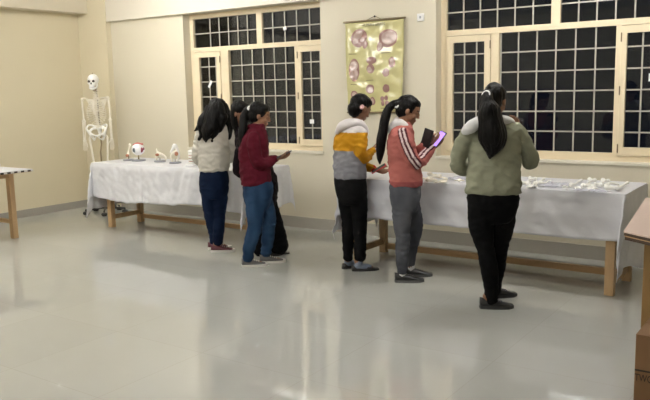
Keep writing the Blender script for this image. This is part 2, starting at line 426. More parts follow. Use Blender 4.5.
def drape(name, label, x0, x1, y0, y1, zt, hl, hr, hf, hb, m, amp, seed, group=None, hemn=.02, spread=.22, crease=0.0, tilt=0.0, flare=0.0, wrinkle=0.0):
    """cloth sheet over a box top; hl/hr/hf/hb = overhang left,right,front(-y),back(+y), each may be a function of position"""
    step = .02; random.seed(seed)
    def axis(a, b, ha, hb_):
        n1 = max(2, int(ha / step)); n2 = int((b - a) / step); n3 = max(2, int(hb_ / step))
        return [a - ha + ha * k / n1 for k in range(n1)] + [a - .006] + [a + (b - a) * k / n2 for k in range(n2 + 1)] + [b + .006] + [b + hb_ * k / n3 for k in range(1, n3 + 1)]
    U = axis(x0, x1, hl, hr); V = axis(y0, y1, hf, hb)
    v = []
    for u in U:
        for w_ in V:
            du = (x0 - u) if u < x0 else (u - x1 if u > x1 else 0.0); sx = -1 if u < x0 else 1
            dv = (y0 - w_) if w_ < y0 else (w_ - y1 if w_ > y1 else 0.0); sy = -1 if w_ < y0 else 1
            cx = min(max(u, x0), x1); cy = min(max(w_, y0), y1)
            if du == 0 and dv == 0:
                z = zt + .004 + amp * .12 * noise.noise(Vector((u * 6, w_ * 6, seed))); v.append((u, w_, z)); continue
            r = math.hypot(du, dv)
            # position along the edge
            s = cx * 1.0 if du == 0 else cy
            wave = noise.noise(Vector((cx * 4.2 + seed, cy * 4.2, r * .8))) + .5 * noise.noise(Vector((cx * 11, cy * 11 + seed, r * 2)))
            hem = 1 + hemn * noise.noise(Vector((cx * 1.7, cy * 1.7, seed * 3.1)))
            k = r / .45
            out = .010 + .004 * min(1, r / .03) + amp * wave * k + .02 * k
            if crease: out += crease * k * (abs(((u + w_) / .23) % 1 - .5) * 2) + crease * .5 * (abs((r / .19) % 1 - .5) * 2)
            if wrinkle:
                q1 = noise.noise(Vector((cx * 8 + seed, cy * 8, r * 3 + cx * 2))); q2 = noise.noise(Vector((cx * 15 - r * 12, cy * 15, r * 9 + seed)))
                out += wrinkle * min(1, r / .06) * ((1 - abs(q1) * 3.2) + .6 * (1 - abs(q2) * 3.0) + .4)
            out = max(out, .010)
            ph = math.atan2(dv, du)
            dx, dy = math.cos(ph), math.sin(ph)
            cn = math.sin(2 * ph)
            out = out * (1 + 0 * cn) + spread * r * cn * cn
            if sx > 0 and du > 0: hem *= 1 + tilt * ((cy - y0) / (y1 - y0) - .5) * du / r
            z = zt + .004 - max(0, r * hem * (1 - .06 * cn) - .006)
            z = max(z, .02)
            z += amp * .25 * k * noise.noise(Vector((cx * 9, cy * 9, r * 9 + seed)))
            fy = flare * r * cn if (sx > 0 or flare < .3) and sy < 0 and cn > 0 else 0.0
            v.append((cx + sx * dx * out + fy * (-.12 if sx > 0 else .75), cy + sy * dy * out - fy, z))
    nv = len(V); f = []
    for i in range(len(U) - 1):
        for j in range(nv - 1): f.append((i * nv + j, (i + 1) * nv + j, (i + 1) * nv + j + 1, i * nv + j + 1))
    mb = MB(); c = Vector(((x0 + x1) / 2, (y0 + y1) / 2, zt))
    mb.v = [(a - c.x, b - c.y, z - c.z) for a, b, z in v]; mb.f = f
    o = mb.build(name, m, None, True, loc=c); o.data.set_sharp_from_angle(angle=math.radians(38))
    s_ = o.modifiers.new('thickness', 'SOLIDIFY'); s_.thickness = .0015; s_.offset = 1
    return tag(o, label, 'tablecloth', group)
drape('tablecloth', 'crumpled white plastic cloth hanging over the left table with the joint models', -7.40, -4.97, 5.715, 6.415, TZ, .58, .45, .43, .40, M['cloth_wrinkled'], .040, 3, hemn=.14, spread=.08, wrinkle=.009, flare=.17)
drape('tablecloth', 'smoother white plastic cloth hanging over the right table with loose bones', -3.80, -1.285, 5.715, 6.415, TZ, .52, .63, .365, .42, M['cloth'], .014, 11, hemn=.03, spread=.05, crease=.016, tilt=.25, flare=.42, wrinkle=.003)

# table 0 at the left edge, checkered cover
t0 = thing('wooden_table', (-7.95, 4.0, 0), 'pine table at the left wall cut off by the picture edge', 'table')
MB().box(-.42, .42, -.98, .98, .765, .79).build('tabletop', M['wood_x'], t0, bevel=.003)
for x, y in ((.205, .83), (-.30, .83), (.16, -.8), (-.30, -.8)):
    MB().box(x - .035, x + .035, y - .03, y + .03, 0, .765).build('leg', M['wood'], t0, bevel=.004)
MB().box(-.27, .17, .81, .85, .17, .215).build('end_stretcher', M['wood'], t0, bevel=.003)
MB().box(.19, .22, -.78, .80, .70, .765).build('apron', M['wood'], t0)
cv = MB().box(-.425, .425, -.985, .985, .79, .796).build('table_cover', M['cloth'], t0)
ckm = mat('black and white chequered edging', (.5, .5, .5), .5); nt_ = ckm.node_tree
tc_ = nt_.nodes.new('ShaderNodeTexCoord'); ch_ = nt_.nodes.new('ShaderNodeTexChecker'); ch_.inputs['Scale'].default_value = 24
mp_ = nt_.nodes.new('ShaderNodeMapping'); mp_.inputs['Scale'].default_value = (.5, 1, 0); mp_.inputs['Location'].default_value = (0, 0, .01)
ch_.inputs['Color1'].default_value = (.03, .02, .015, 1); ch_.inputs['Color2'].default_value = (.6, .58, .55, 1)
nt_.links.new(tc_.outputs['Object'], mp_.inputs[0]); nt_.links.new(mp_.outputs[0], ch_.inputs['Vector']); nt_.links.new(ch_.outputs['Color'], nt_.nodes['Principled BSDF'].inputs['Base Color'])
MB().box(-.43, .43, -.99, .99, .770, .789).build('chequered_edge', ckm, t0)

# table 3, right foreground
P3 = [(-.957, 4.28), (-1.115, 5.62), (-.35, 5.70), (.25, 5.0), (.25, 3.5), (-.10, 3.71)]
c3 = (-.35, 4.6)
t3 = thing('side_table', (c3[0], c3[1], 0), 'pinkish beige topped table with dark edge at the right picture edge', 'table')
q = [(x - c3[0], y - c3[1]) for x, y in P3]
MB().prism(q, .791, .80).build('tabletop', M['laminate'], t3, bevel=.002)
MB().prism([(x * .995, y * .995) for x, y in q], .775, .791).build('dark_edge', M['wood_dark'], t3)
MB().prism([(x * .990, y * .990) for x, y in q], .768, .775).build('light_edge_band', M['wood'], t3)
MB().prism([(x * .988, y * .988) for x, y in q], .750, .768).build('dark_edge', M['wood_dark'], t3)
for x, y in ((-.82, 4.36), (-.80, 5.4), (.1, 5.2), (.1, 3.9)):
    MB().box(x - c3[0] - .035, x - c3[0] + .035, y - c3[1] - .035, y - c3[1] + .035, 0, .750).build('leg', M['ochre'], t3, bevel=.003)

# cardboard box
bx = thing('cardboard_box', (-.51, 4.063, 0), 'brown cardboard box with dark printing on the floor beneath the right table', 'box')
bw, bd, bh = .27, .22, .355
MB().box(-bw, bw, -bd, bd, 0, bh).build('box_body', M['cardboard'], bx, bevel=.003)
fl_ = MB(); fl_.box(-bw, bw, -bd, -.004, bh, bh + .004); fl_.box(-bw, bw, .004, bd, bh, bh + .004); fl_.build('flap', M['cardboard'], bx)
MB().box(-bw + .001, bw - .001, -bd - .0015, -bd, .168, .177).build('printed_line', M['ink'], bx)
def text_part(txt, size, loc, rot, m, parent, name='lettering', depth=.0008, align='LEFT', sx=1.0):
    cu = bpy.data.curves.new(name, 'FONT'); cu.body = txt; cu.size = size; cu.extrude = depth; cu.align_x = align; cu.resolution_u = 3
    t = bpy.data.objects.new('tmp', cu); COL.objects.link(t)
    dg = bpy.context.evaluated_depsgraph_get(); dg.update()
    me = bpy.data.meshes.new_from_object(t.evaluated_get(dg)); bpy.data.objects.remove(t)
    for v in me.vertices: v.co.x *= sx
    o = link(name, me, m, parent); o.location = loc; o.rotation_euler = rot
    return o
text_part('TWO', .054, (-bw + .002, -bd - .001, .116), (math.pi / 2, 0, 0), M['ink'], bx, sx=.66, depth=.001)

# thin reflective strip lying on the floor is not built: the streak there is the lamp seen in the polished floor

# ================================================================== POSTER AND SWITCH
def poster():
    w2, zt, zb = .363, 2.325, 1.365
    m = mat('glossy yellow green chart', (0.58, 0.54, 0.27), 0.13, var=0.08, vscale=8, bump=0.5, bscale=5)
    t = thing('wall_poster', (-4.127, 6.90, zb), 'yellow green human brain chart on a rod hung between the windows', 'poster')
    nx, nz = 24, 40; v = []; f = []
    H_ = zt - zb
    def surf(x, z):
        return -.012 - .018 * math.sin(z / H_ * 5.2 + x * 2) * (0.3 + z / H_ * .2) - .010 * noise.noise(Vector((x * 7, z * 7, 2))) - .007 * noise.noise(Vector((x * 15, z * 17, 4)))
    for i in range(nx + 1):
        for j in range(nz + 1):
            x = -w2 + 2 * w2 * i / nx; z = H_ * j / nz
            x2 = x * (0.93 + .07 * z / H_)
            v.append((x2, surf(x2, z), z))
    for i in range(nx):
        for j in range(nz): f.append((i * (nz + 1) + j, (i + 1) * (nz + 1) + j, (i + 1) * (nz + 1) + j + 1, i * (nz + 1) + j + 1))
    mb = MB(); mb.v = v; mb.f = f
    sh = mb.build('chart_sheet', m, t, True); s_ = sh.modifiers.new('t', 'SOLIDIFY'); s_.thickness = .001
    MB().tube([(-w2 - .012, -.012, H_ + .004, .011), (w2 + .012, -.012, H_ + .004, .011)], 10).build('rod', M['steel'], t, True)
    MB().tube([(-w2 * .93 - .01, -.012, -.004, .010), (w2 * .93 + .01, -.012, -.004, .010)], 10).build('rod', M['steel'], t, True)
    MB().tube([(-.0, .015, H_ + .05, .003), (-.09, -.01, H_ + .01, .003)], 6).tube([(0, .015, H_ + .05, .003), (.09, -.01, H_ + .01, .003)], 6).build('hanging_cord', M['steel'], t)
    MB().ell((0, .01, H_ + .045), (.010, .012, .010)).build('nail', M['black_plastic'], t)
    pk = mat('pinkish mauve print', (0.33, 0.19, 0.17), 0.2); pl = mat('pale pink print', (0.50, 0.37, 0.33), 0.2)
    dk = mat('dark olive print', (0.10, 0.09, 0.03), 0.3)
    def blob(cx, cz, rx, rz, mm, ang=0, wob=.12, name='illustration', off=.0035, n=22):
        vv = [(cx, surf(cx, cz) - off, cz)]; m2 = MB(); R_ = 5
        for q_ in range(1, R_ + 1):
            for k in range(n):
                a = 2 * math.pi * k / n; rr = (1 + wob * noise.noise(Vector((cx * 30 + math.cos(a) * 1.5, cz * 30 + math.sin(a) * 1.5, 1)))) * q_ / R_
                ex, ez = rx * rr * math.cos(a), rz * rr * math.sin(a)
                x = cx + ex * math.cos(ang) - ez * math.sin(ang); z = cz + ex * math.sin(ang) + ez * math.cos(ang)
                vv.append((x, surf(x, z) - off, z))
        m2.v = vv; m2.f = [(0, 1 + k, 1 + (k + 1) % n) for k in range(n)]
        for q_ in range(R_ - 1):
            for k in range(n): m2.f.append((1 + q_ * n + k, 1 + (q_ + 1) * n + k, 1 + (q_ + 1) * n + (k + 1) % n, 1 + q_ * n + (k + 1) % n))
        return m2
    def put(mm, *bl, name='illustration'):
        for b in bl: b.build(name, mm, t, True)
    # px (343..407, 28..112): x = (px-375)/59*.72 ; z from top
    def Q(px, py): 
        return ((px - 375.5) / 61 * .72, H_ - (py - 23.5 + (px - 375) * .07) / 87.0 * H_)
    def B(px, py, rx, rz, mm, **k): x, z = Q(px, py); return blob(x, z, rx / 84.0, rz / 90.0, mm, **k)
    put(pk, B(359.5, 40, 8.5, 8.5, pk, ang=.5), B(366, 46, 3, 4, pk)); 
    put(pl, B(358.5, 37.5, 5.5, 3.5, pl, ang=.6, off=.0055), B(356, 43, 3, 2.5, pl, off=.0055), B(363, 41.5, 2.5, 2.5, pl, off=.0055))
    put(pk, B(390, 39.5, 9.5, 8.5, pk), B(382, 47, 3.2, 5.5, pk, ang=-.5)); put(pl, B(391, 39, 7.5, 6.5, pl, off=.0055), B(381.5, 47.5, 1.8, 3.5, pl, ang=-.5, off=.0055))
    put(pk, B(354.5, 71, 5.8, 11, pk, wob=.04)); put(pl, B(354.3, 67, 4.2, 4.6, pl, off=.0055), B(352.3, 75.5, 2, 5, pl, off=.0055), B(356.5, 75.5, 2, 5, pl, off=.0055))
    put(pk, B(373, 61, 5, 3.5, pk), B(372, 69, 4, 4.5, pk)); put(pl, B(371, 70, 2.4, 2.8, pl, off=.0055))
    put(pk, B(394, 62, 3.6, 5, pk), B(388, 72, 3.5, 4, pk)); put(pl, B(394, 62, 2, 3.4, pl, off=.0055))
    put(pk, B(371.5, 88.5, 4.5, 4.5, pk)); put(pl, B(372, 89.5, 3, 3, pl, off=.0055))
    put(pk, B(388, 87, 3.5, 4, pk)); put(pk, B(373.5, 100, 3, 4, pk)); put(pl, B(373.5, 100, 1.8, 2.6, pl, off=.0055))
    put(pk, B(384, 97, 2, 2.5, pk), B(388, 96, 2, 2.5, pk), B(384.5, 101.5, 2, 2.5, pk), B(389, 101, 2, 2.5, pk))
    put(pk, B(354, 95, 4, 4, pk)); put(pl, B(354, 95, 2.6, 2.6, pl, off=.0055)); put(pk, B(361, 104, 3, 3, pk))
    for (px, py, wd) in ((353, 55.5, 8), (388, 53.5, 10), (354, 85, 7), (371, 80, 8), (364, 94, 5), (386, 106, 8)):
        x, z = Q(px, py); mb = MB()
        h_ = wd / 84 / 2; mb.add([(x - h_, surf(x - h_, z) - .005, z - .003), (x + h_, surf(x + h_, z) - .005, z - .003), (x + h_, surf(x + h_, z) - .005, z + .003), (x - h_, surf(x - h_, z) - .005, z + .003)], [(0, 1, 2, 3)])
        mb.build('caption', dk, t)
    x, z = Q(376, 27.4)
    text_part('HUMAN BRAIN', .042, (x, surf(x, z) - .020, z - .012), (math.pi / 2, 0, 0), dk, t, align='CENTER', sx=1.0)
poster()
sw = thing('wall_switch', (-3.59, Y1, 2.285), 'small white square switch plate high on the wall right of the chart', 'switch')
MB().box(-.038, .038, -.014, 0, 0, .076).build('plate', M['white_plastic'], sw, bevel=.003)
MB().box(-.010, .010, -.019, -.013, .026, .05).build('rocker', M['base_grey'], sw, bevel=.001)

# ================================================================== SKELETON MODEL
def skeleton():
    r0 = (-8.21, 6.50)
    t = thing('skeleton_model', (r0[0], r0[1], 0), 'life size human skeleton model on a rolling stand in the corner', 'skeleton', rz=math.radians(-58))
    # local: +x forward (towards the viewer), +y its left
    b = M['bone']
    # skull
    cz = 1.755
    ax = (Vector((1, 0, 0)), Vector((0, 1, 0)), Vector((0, 0, 1)))
    sk = union('skull', [ell_geo((-.005, 0, cz + .015), (.092, .073, .075)), ell_geo((.035, 0, cz - .03), (.048, .055, .05)), ell_geo((.06, .036, cz - .03), (.02, .022, .016)),
                         ell_geo((.06, -.036, cz - .03), (.02, .022, .016)), ell_geo((.055, 0, cz - .055), (.03, .032, .025))], M['bone_white'], t, .005, 2)
    for s in (-1, 1): MB().ell((.074, s * .029, cz - .008), (.018, .018, .017)).build('eye_socket', M['socket'], sk, True)
    MB().ell((.082, 0, cz - .036), (.012, .010, .015)).build('nose_hollow', M['socket'], sk, True)
    jw = MB(); jw.tube([(.0, .052, cz - .045, .009), (.015, .048, cz - .085, .011), (.06, .024, cz - .105, .012), (.072, 0, cz - .108, .013), (.06, -.024, cz - .105, .012), (.015, -.048, cz - .085, .011), (0, -.052, cz - .045, .009)], 8, 3)
    jw.build('jaw', M['bone_white'], t, True)
    te = MB()
    for k in range(-4, 5): te.box(.078 - abs(k) * .003 - .004, .082 - abs(k) * .003, k * .0072 - .003, k * .0072 + .003, cz - .092, cz - .072)
    te.build('teeth', M['white_plastic'], t)
    # spine
    sp = MB(); N = 24
    for k in range(N):
        z = 1.13 + (1.66 - 1.13) * k / (N - 1); x = -.035 + .03 * math.sin((z - 1.13) * 8.5); rr = .026 - .010 * k / N
        sp.lathe([(rr * .7, 0), (rr, .003), (rr * .85, .009), (rr, .015), (rr * .7, .018)], (x, 0, z), 12)
        sp.tube([(x - rr, 0, z + .008, .006), (x - rr - .03, 0, z - .004, .004)], 6); sp.tube([(x, -rr - .02, z + .009, .004), (x, rr + .02, z + .009, .004)], 6)
    sp.build('spine', b, t, True)
    MB().tube([(-.02, 0, 1.64, .028), (-.02, 0, 1.67, .028)], 12).build('neck_disc', M['disc'], t, True)
    # ribs
    ri = MB()
    for k in range(12):
        z = 1.50 - k * .0265; wd = [.06, .085, .10, .112, .12, .125, .128, .128, .125, .118, .10, .075][k]; dp = wd * .75
        for s in (-1, 1):
            pts = []
            amax = 165 if k < 7 else (150 - (k - 7) * 14)
            for q_ in range(9):
                a = math.radians(8 + (amax - 8) * q_ / 8)
                pts.append((-.02 + dp * (-math.cos(a)) * .95 + .01, s * wd * math.sin(a) , z + .03 - .085 * q_ / 8 + (0.02 if k > 4 else 0.01) * (q_ / 8) ** 3 * 2, .0045))
            ri.tube(pts, 6, 2)
    ri.build('rib_cage', b, t, True)
    MB().box(.066, .078, -.02, .02, 1.44, 1.50).box(.068, .078, -.013, .013, 1.33, 1.44).tube([(.073, 0, 1.33, .008), (.07, 0, 1.30, .004)], 8).build('sternum', b, t, bevel=.003)
    for s in (-1, 1):
        MB().tube([(.07, s * .02, 1.505, .007), (.075, s * .07, 1.515, .006), (.04, s * .12, 1.525, .006), (0, s * .165, 1.53, .008)], 8, 3).build('clavicle', b, t, True)
        sc = MB(); sc.add([(-.085, s * .05, 1.50), (-.06, s * .15, 1.52), (-.08, s * .075, 1.36), (-.092, s * .05, 1.495), (-.067, s * .15, 1.515), (-.087, s * .075, 1.355)],
                          [(0, 1, 2), (3, 5, 4), (0, 3, 4, 1), (1, 4, 5, 2), (2, 5, 3, 0)]); sc.tube([(-.09, s * .06, 1.485, .006), (-.04, s * .16, 1.535, .009)], 7)
        sc.build('scapula', b, t)
        ar = MB()
        ar.ell((-.01, s * .175, 1.515), (.023, .022, .023))
        ar.tube([(-.01, s * .18, 1.50, .014), (-.01, s * .183, 1.40, .010), (-.008, s * .182, 1.27, .011), (-.006, s * .18, 1.235, .020)], 9, 3)
        ar.ell((-.006, s * .18, 1.225), (.018, .028, .016))
        ar.tube([(-.0, s * .19, 1.21, .012), (.01, s * .195, 1.10, .007), (.02, s * .192, .985, .010)], 8, 3)
        ar.tube([(-.01, s * .172, 1.22, .013), (.0, s * .172, 1.10, .006), (.015, s * .178, .985, .008)], 8, 3)
        am = ar.build('arm', b, t, True)
        ha = MB(); ha.ell((.018, s * .186, .965), (.014, .025, .016))
        for k in range(4):
            y = s * (.170 + k * .011); L = [.055, .062, .06, .05][k] * 1.0
            ha.tube([(.018, y, .95, .0045), (.018, s * (.163 + k * .016), .895, .0045)], 6)
            zz = .888
            for q_ in range(3):
                l2 = L * [.5, .32, .25][q_]; ha.tube([(.018 + q_ * .004, s * (.162 + k * .016), zz, .0042), (.020 + q_ * .006, s * (.162 + k * .016), zz - l2 + .005, .0038)], 6); zz -= l2
        ha.tube([(.025, s * .165, .95, .005), (.04, s * .148, .915, .0045), (.045, s * .14, .875, .004)], 6)
        ha.build('hand_bones', b, am, True)
        # pelvis halves below, leg
        lg = MB()
        lg.ell((0, s * .085, 1.03), (.024, .024, .024)); lg.tube([(0, s * .085, 1.03, .014), (-.005, s * .12, .995, .016), (-.002, s * .115, .90, .014), (.0, s * .10, .72, .013), (.0, s * .093, .61, .017)], 10, 3)
        lg.ell((0, s * .09, .585), (.03, .036, .022)); lg.tube([(0, s * .088, .56, .026), (.0, s * .088, .50, .014), (0, s * .085, .30, .011), (0, s * .083, .20, .017)], 9, 3)
        lg.tube([(-.01, s * .118, .545, .010), (-.012, s * .115, .38, .006), (-.008, s * .108, .205, .010)], 8, 2); lg.ell((.035, s * .092, .605), (.012, .018, .02))
        lo = lg.build('leg_bones', b, t, True)
        fo = MB(); fo.ell((-.03, s * .09, .165), (.045, .022, .022)); fo.ell((.02, s * .09, .165), (.035, .026, .016))
        for k in range(5): y = s * (.068 + k * .012); fo.tube([(.045, y, .160, .006), (.10, y * 1.06, .145, .005), (.15 - k * .008, y * 1.1, .135, .005)], 6)
        fo.build('foot_bones', b, lo, True)
    pv = []
    for s in (-1, 1):
        pv.append(tube_geo([(-.055, s * .02, 1.12, .022), (-.05, s * .07, 1.155, .016), (-.01, s * .125, 1.165, .013), (.045, s * .135, 1.12, .013), (.03, s * .10, 1.06, .022), (.02, s * .085, 1.03, .028)], 10, 3))
        pv.append(tube_geo([(-.04, s * .05, 1.12, .02), (-.03, s * .085, 1.115, .018), (.0, s * .105, 1.09, .018)], 10, 2))
        pv.append(tube_geo([(.03, s * .08, 1.045, .018), (.06, s * .045, 1.035, .011), (.068, 0, 1.025, .011)], 9, 3))
        pv.append(tube_geo([(.0, s * .08, 1.01, .018), (.0, s * .06, .965, .014), (.045, s * .03, .99, .009), (.066, s * .005, 1.02, .009)], 9, 3))
    pv.append(tube_geo([(-.05, 0, 1.13, .034), (-.075, 0, 1.07, .026), (-.06, 0, 1.01, .012)], 10, 3))
    union('pelvis', pv, M['bone_white'], t, .005, 1)
    MB().tube([(-.09, 0, 1.62, .008), (-.09, 0, .9, .010), (-.03, 0, .80, .011), (-.03, 0, .07, .011)], 10).build('pole', M['steel'], t, True)
    MB().tube([(0, 0, cz + .085, .006), (0, 0, cz + .10, .006)], 8).build('skull_hook', M['steel'], t)
    ba = MB(); ba.lathe([(.03, .06), (.032, .07), (.03, .11), (.018, .115)], (-.03, 0, 0), 14)
    cas = MB()
    bo = []
    for k in range(5):
        a = math.radians(72 * k + 14); ex, ey = -.03 + .27 * math.cos(a), .27 * math.sin(a)
        ba.tube([(-.03, 0, .085, .018), (ex, ey, .068, .012)], 8)
        bo.append((ex, ey))
    base = ba.build('star_base', M['black_plastic'], t, True)
    for ex, ey in bo:
        c = MB()
        for dy in (-.012, .012):
            c.tube([(ex - .0, ey + dy - .006, .025, .025), (ex, ey + dy + .006, .025, .025)], 14)
        c.tube([(ex, ey, .025, .008), (ex, ey, .07, .008)], 8)
        c.v = [(x, y, max(z, .0)) for x, y, z in c.v]
        c.build('caster', M['black_plastic'], base, False)
    for o in list(t.children):
        if o.name.split('.')[0] != 'star_base': o.rotation_euler = (math.radians(1.6), 0, 0); o.location = (0, 0, .045)
skeleton()

# ================================================================== ANATOMY MODELS ON THE LEFT TABLE
TT = TZ + .008
def model_base(t, r=.075, m='base_grey'):
    MB().lathe([(r, 0), (r, .010), (r * .9, .016), (.012, .018)], (0, 0, 0), 22).build('base', M[m], t, True)
# eye model
e = thing('eye_model', (-6.99, 6.08, TT), 'large white eyeball model with red top on a stand on the left table', 'anatomical model', rz=math.radians(40))
model_base(e, .085); MB().tube([(0, 0, .015, .010), (0, 0, .07, .008)], 10).build('stem', M['steel'], e, True)
MB().ell((0, 0, .14), (.078, .078, .072), n=24, m=16).build('eyeball', M['white_plastic'], e, True)
MB().ell((-.035, -.060, .135), (.022, .014, .030), n=14).ell((-.035, -.066, .135), (.012, .012, .016)).build('iris', mat('dark grey blue iris', (.07, .09, .11), .3), e, True)
MB().ell((.045, -.05, .135), (.022, .016, .032), n=14).ell((.064, -.02, .145), (.014, .024, .02)).build('retina_cutaway', mat('dark red retina', (.22, .04, .06), .4), e, True)
MB().tube([(-.05, -.01, .195, .012), (0, -.015, .212, .015), (.045, -.01, .198, .014)], 8, 3).tube([(.0, .05, .205, .012), (.05, .03, .20, .012)], 8).build('eye_muscle', mat('pink red muscle', (.55, .15, .13), .4), e, True)
def joint_model(name, loc, label, kind):
    t = thing(name, loc, label, 'anatomical model', rz=math.radians(36)); model_base(t, .07, 'base_grey' if kind != 'spine' else 'white_plastic')
    b = M['bone']
    if kind == 'elbow':
        MB().tube([(0, 0, .015, .006), (0, 0, .06, .006)], 8).build('stem', M['steel'], t)
        MB().tube([(-.005, 0, .065, .022), (.0, 0, .10, .012), (.015, 0, .16, .010), (.02, 0, .19, .018)], 10, 3).build('upper_bone', b, t, True)
        MB().tube([(-.01, .01, .04, .011), (-.02, .01, .02, .010)], 9).build('lower_bone', b, t, True)
        MB().ell((-.012, -.018, .06), (.022, .014, .02)).build('joint_tissue', M['muscle'], t, True)
    elif kind == 'shoulder':
        MB().tube([(0, 0, .015, .008), (0, 0, .05, .008)], 8).build('stem', M['chrome'], t)
        MB().tube([(-.04, 0, .03, .012), (-.035, 0, .07, .014), (-.02, 0, .10, .022)], 9, 3).build('upper_bone', b, t, True)
        MB().tube([(-.02, 0, .10, .018), (.03, .0, .085, .014), (.07, 0, .05, .012), (.065, 0, .02, .008)], 9, 3).tube([(-.03, 0, .12, .009), (-.035, 0, .15, .006)], 8).build('shoulder_blade', b, t, True)
        MB().ell((-.025, -.02, .085), (.024, .014, .018)).build('joint_tissue', M['muscle'], t, True)
    elif kind == 'hip':
        MB().tube([(0, 0, .015, .008), (0, 0, .045, .008)], 8).build('stem', M['chrome'], t)
        MB().tube([(-.035, 0, .02, .014), (-.045, 0, .08, .012), (-.02, 0, .12, .02), (.02, 0, .13, .018)], 9, 3).build('thigh_bone', b, t, True)
        MB().tube([(-.045, 0, .13, .013), (-.02, 0, .17, .018), (.0, .0, .205, .024), (.02, 0, .185, .02), (.035, 0, .14, .015), (.045, 0, .09, .013), (.03, 0, .03, .01)], 9, 3).build('hip_bone', M['bone_white'], t, True)
        MB().ell((.02, -.02, .11), (.022, .014, .026)).build('joint_tissue', M['muscle'], t, True)
    elif kind == 'spine':
        m1 = MB()
        for k in range(4): m1.lathe([(.022, 0), (.034, .004), (.027, .012), (.034, .021), (.022, .025)], (0, 0, .018 + k * .032), 14); m1.tube([(.03, 0, .03 + k * .032, .010), (.065, 0, .02 + k * .032, .008)], 8)
        m1.build('vertebra', M['bone_white'], t, True)
        m2 = MB()
        for k in range(3): m2.lathe([(.02, 0), (.029, .002), (.029, .006), (.02, .008)], (0, 0, .042 + k * .032), 14)
        m2.build('disc', M['muscle'], t, True)
        MB().ell((0, 0, .155), (.035, .03, .022)).build('top_vertebra', M['bone_white'], t, True)
    return t
joint_model('elbow_joint_model', (-7.17, 6.08, TT), 'slim upright elbow joint bone model left of the eyeball model', 'elbow')
joint_model('shoulder_joint_model', (-6.64, 6.10, TT), 'short shoulder joint bone model with reddish centre right of the eyeball model', 'shoulder')
joint_model('hip_joint_model', (-6.33, 6.05, TT), 'tall hip joint bone model with brown centre in the middle of the left table', 'hip')
joint_model('vertebra_model', (-5.95, 5.93, TT), 'white stacked vertebra model at the elbow of the cream sweater girl', 'spine')

# object on the left edge table
bg = union('white_bundle', [ell_geo((0, 0, .03), (.17, .20, .034)), ell_geo((.02, -.03, .07), (.10, .13, .05)), ell_geo((-.06, .05, .08), (.09, .08, .05))], M['cloth'], None, .01, 3,
           disp=lambda p: .02 * noise.noise(Vector(p) * 14))
bg.location = (-8.08, 4.72, .803); tag(bg, 'crumpled white plastic bundle on the table at the left picture edge', 'bundle')

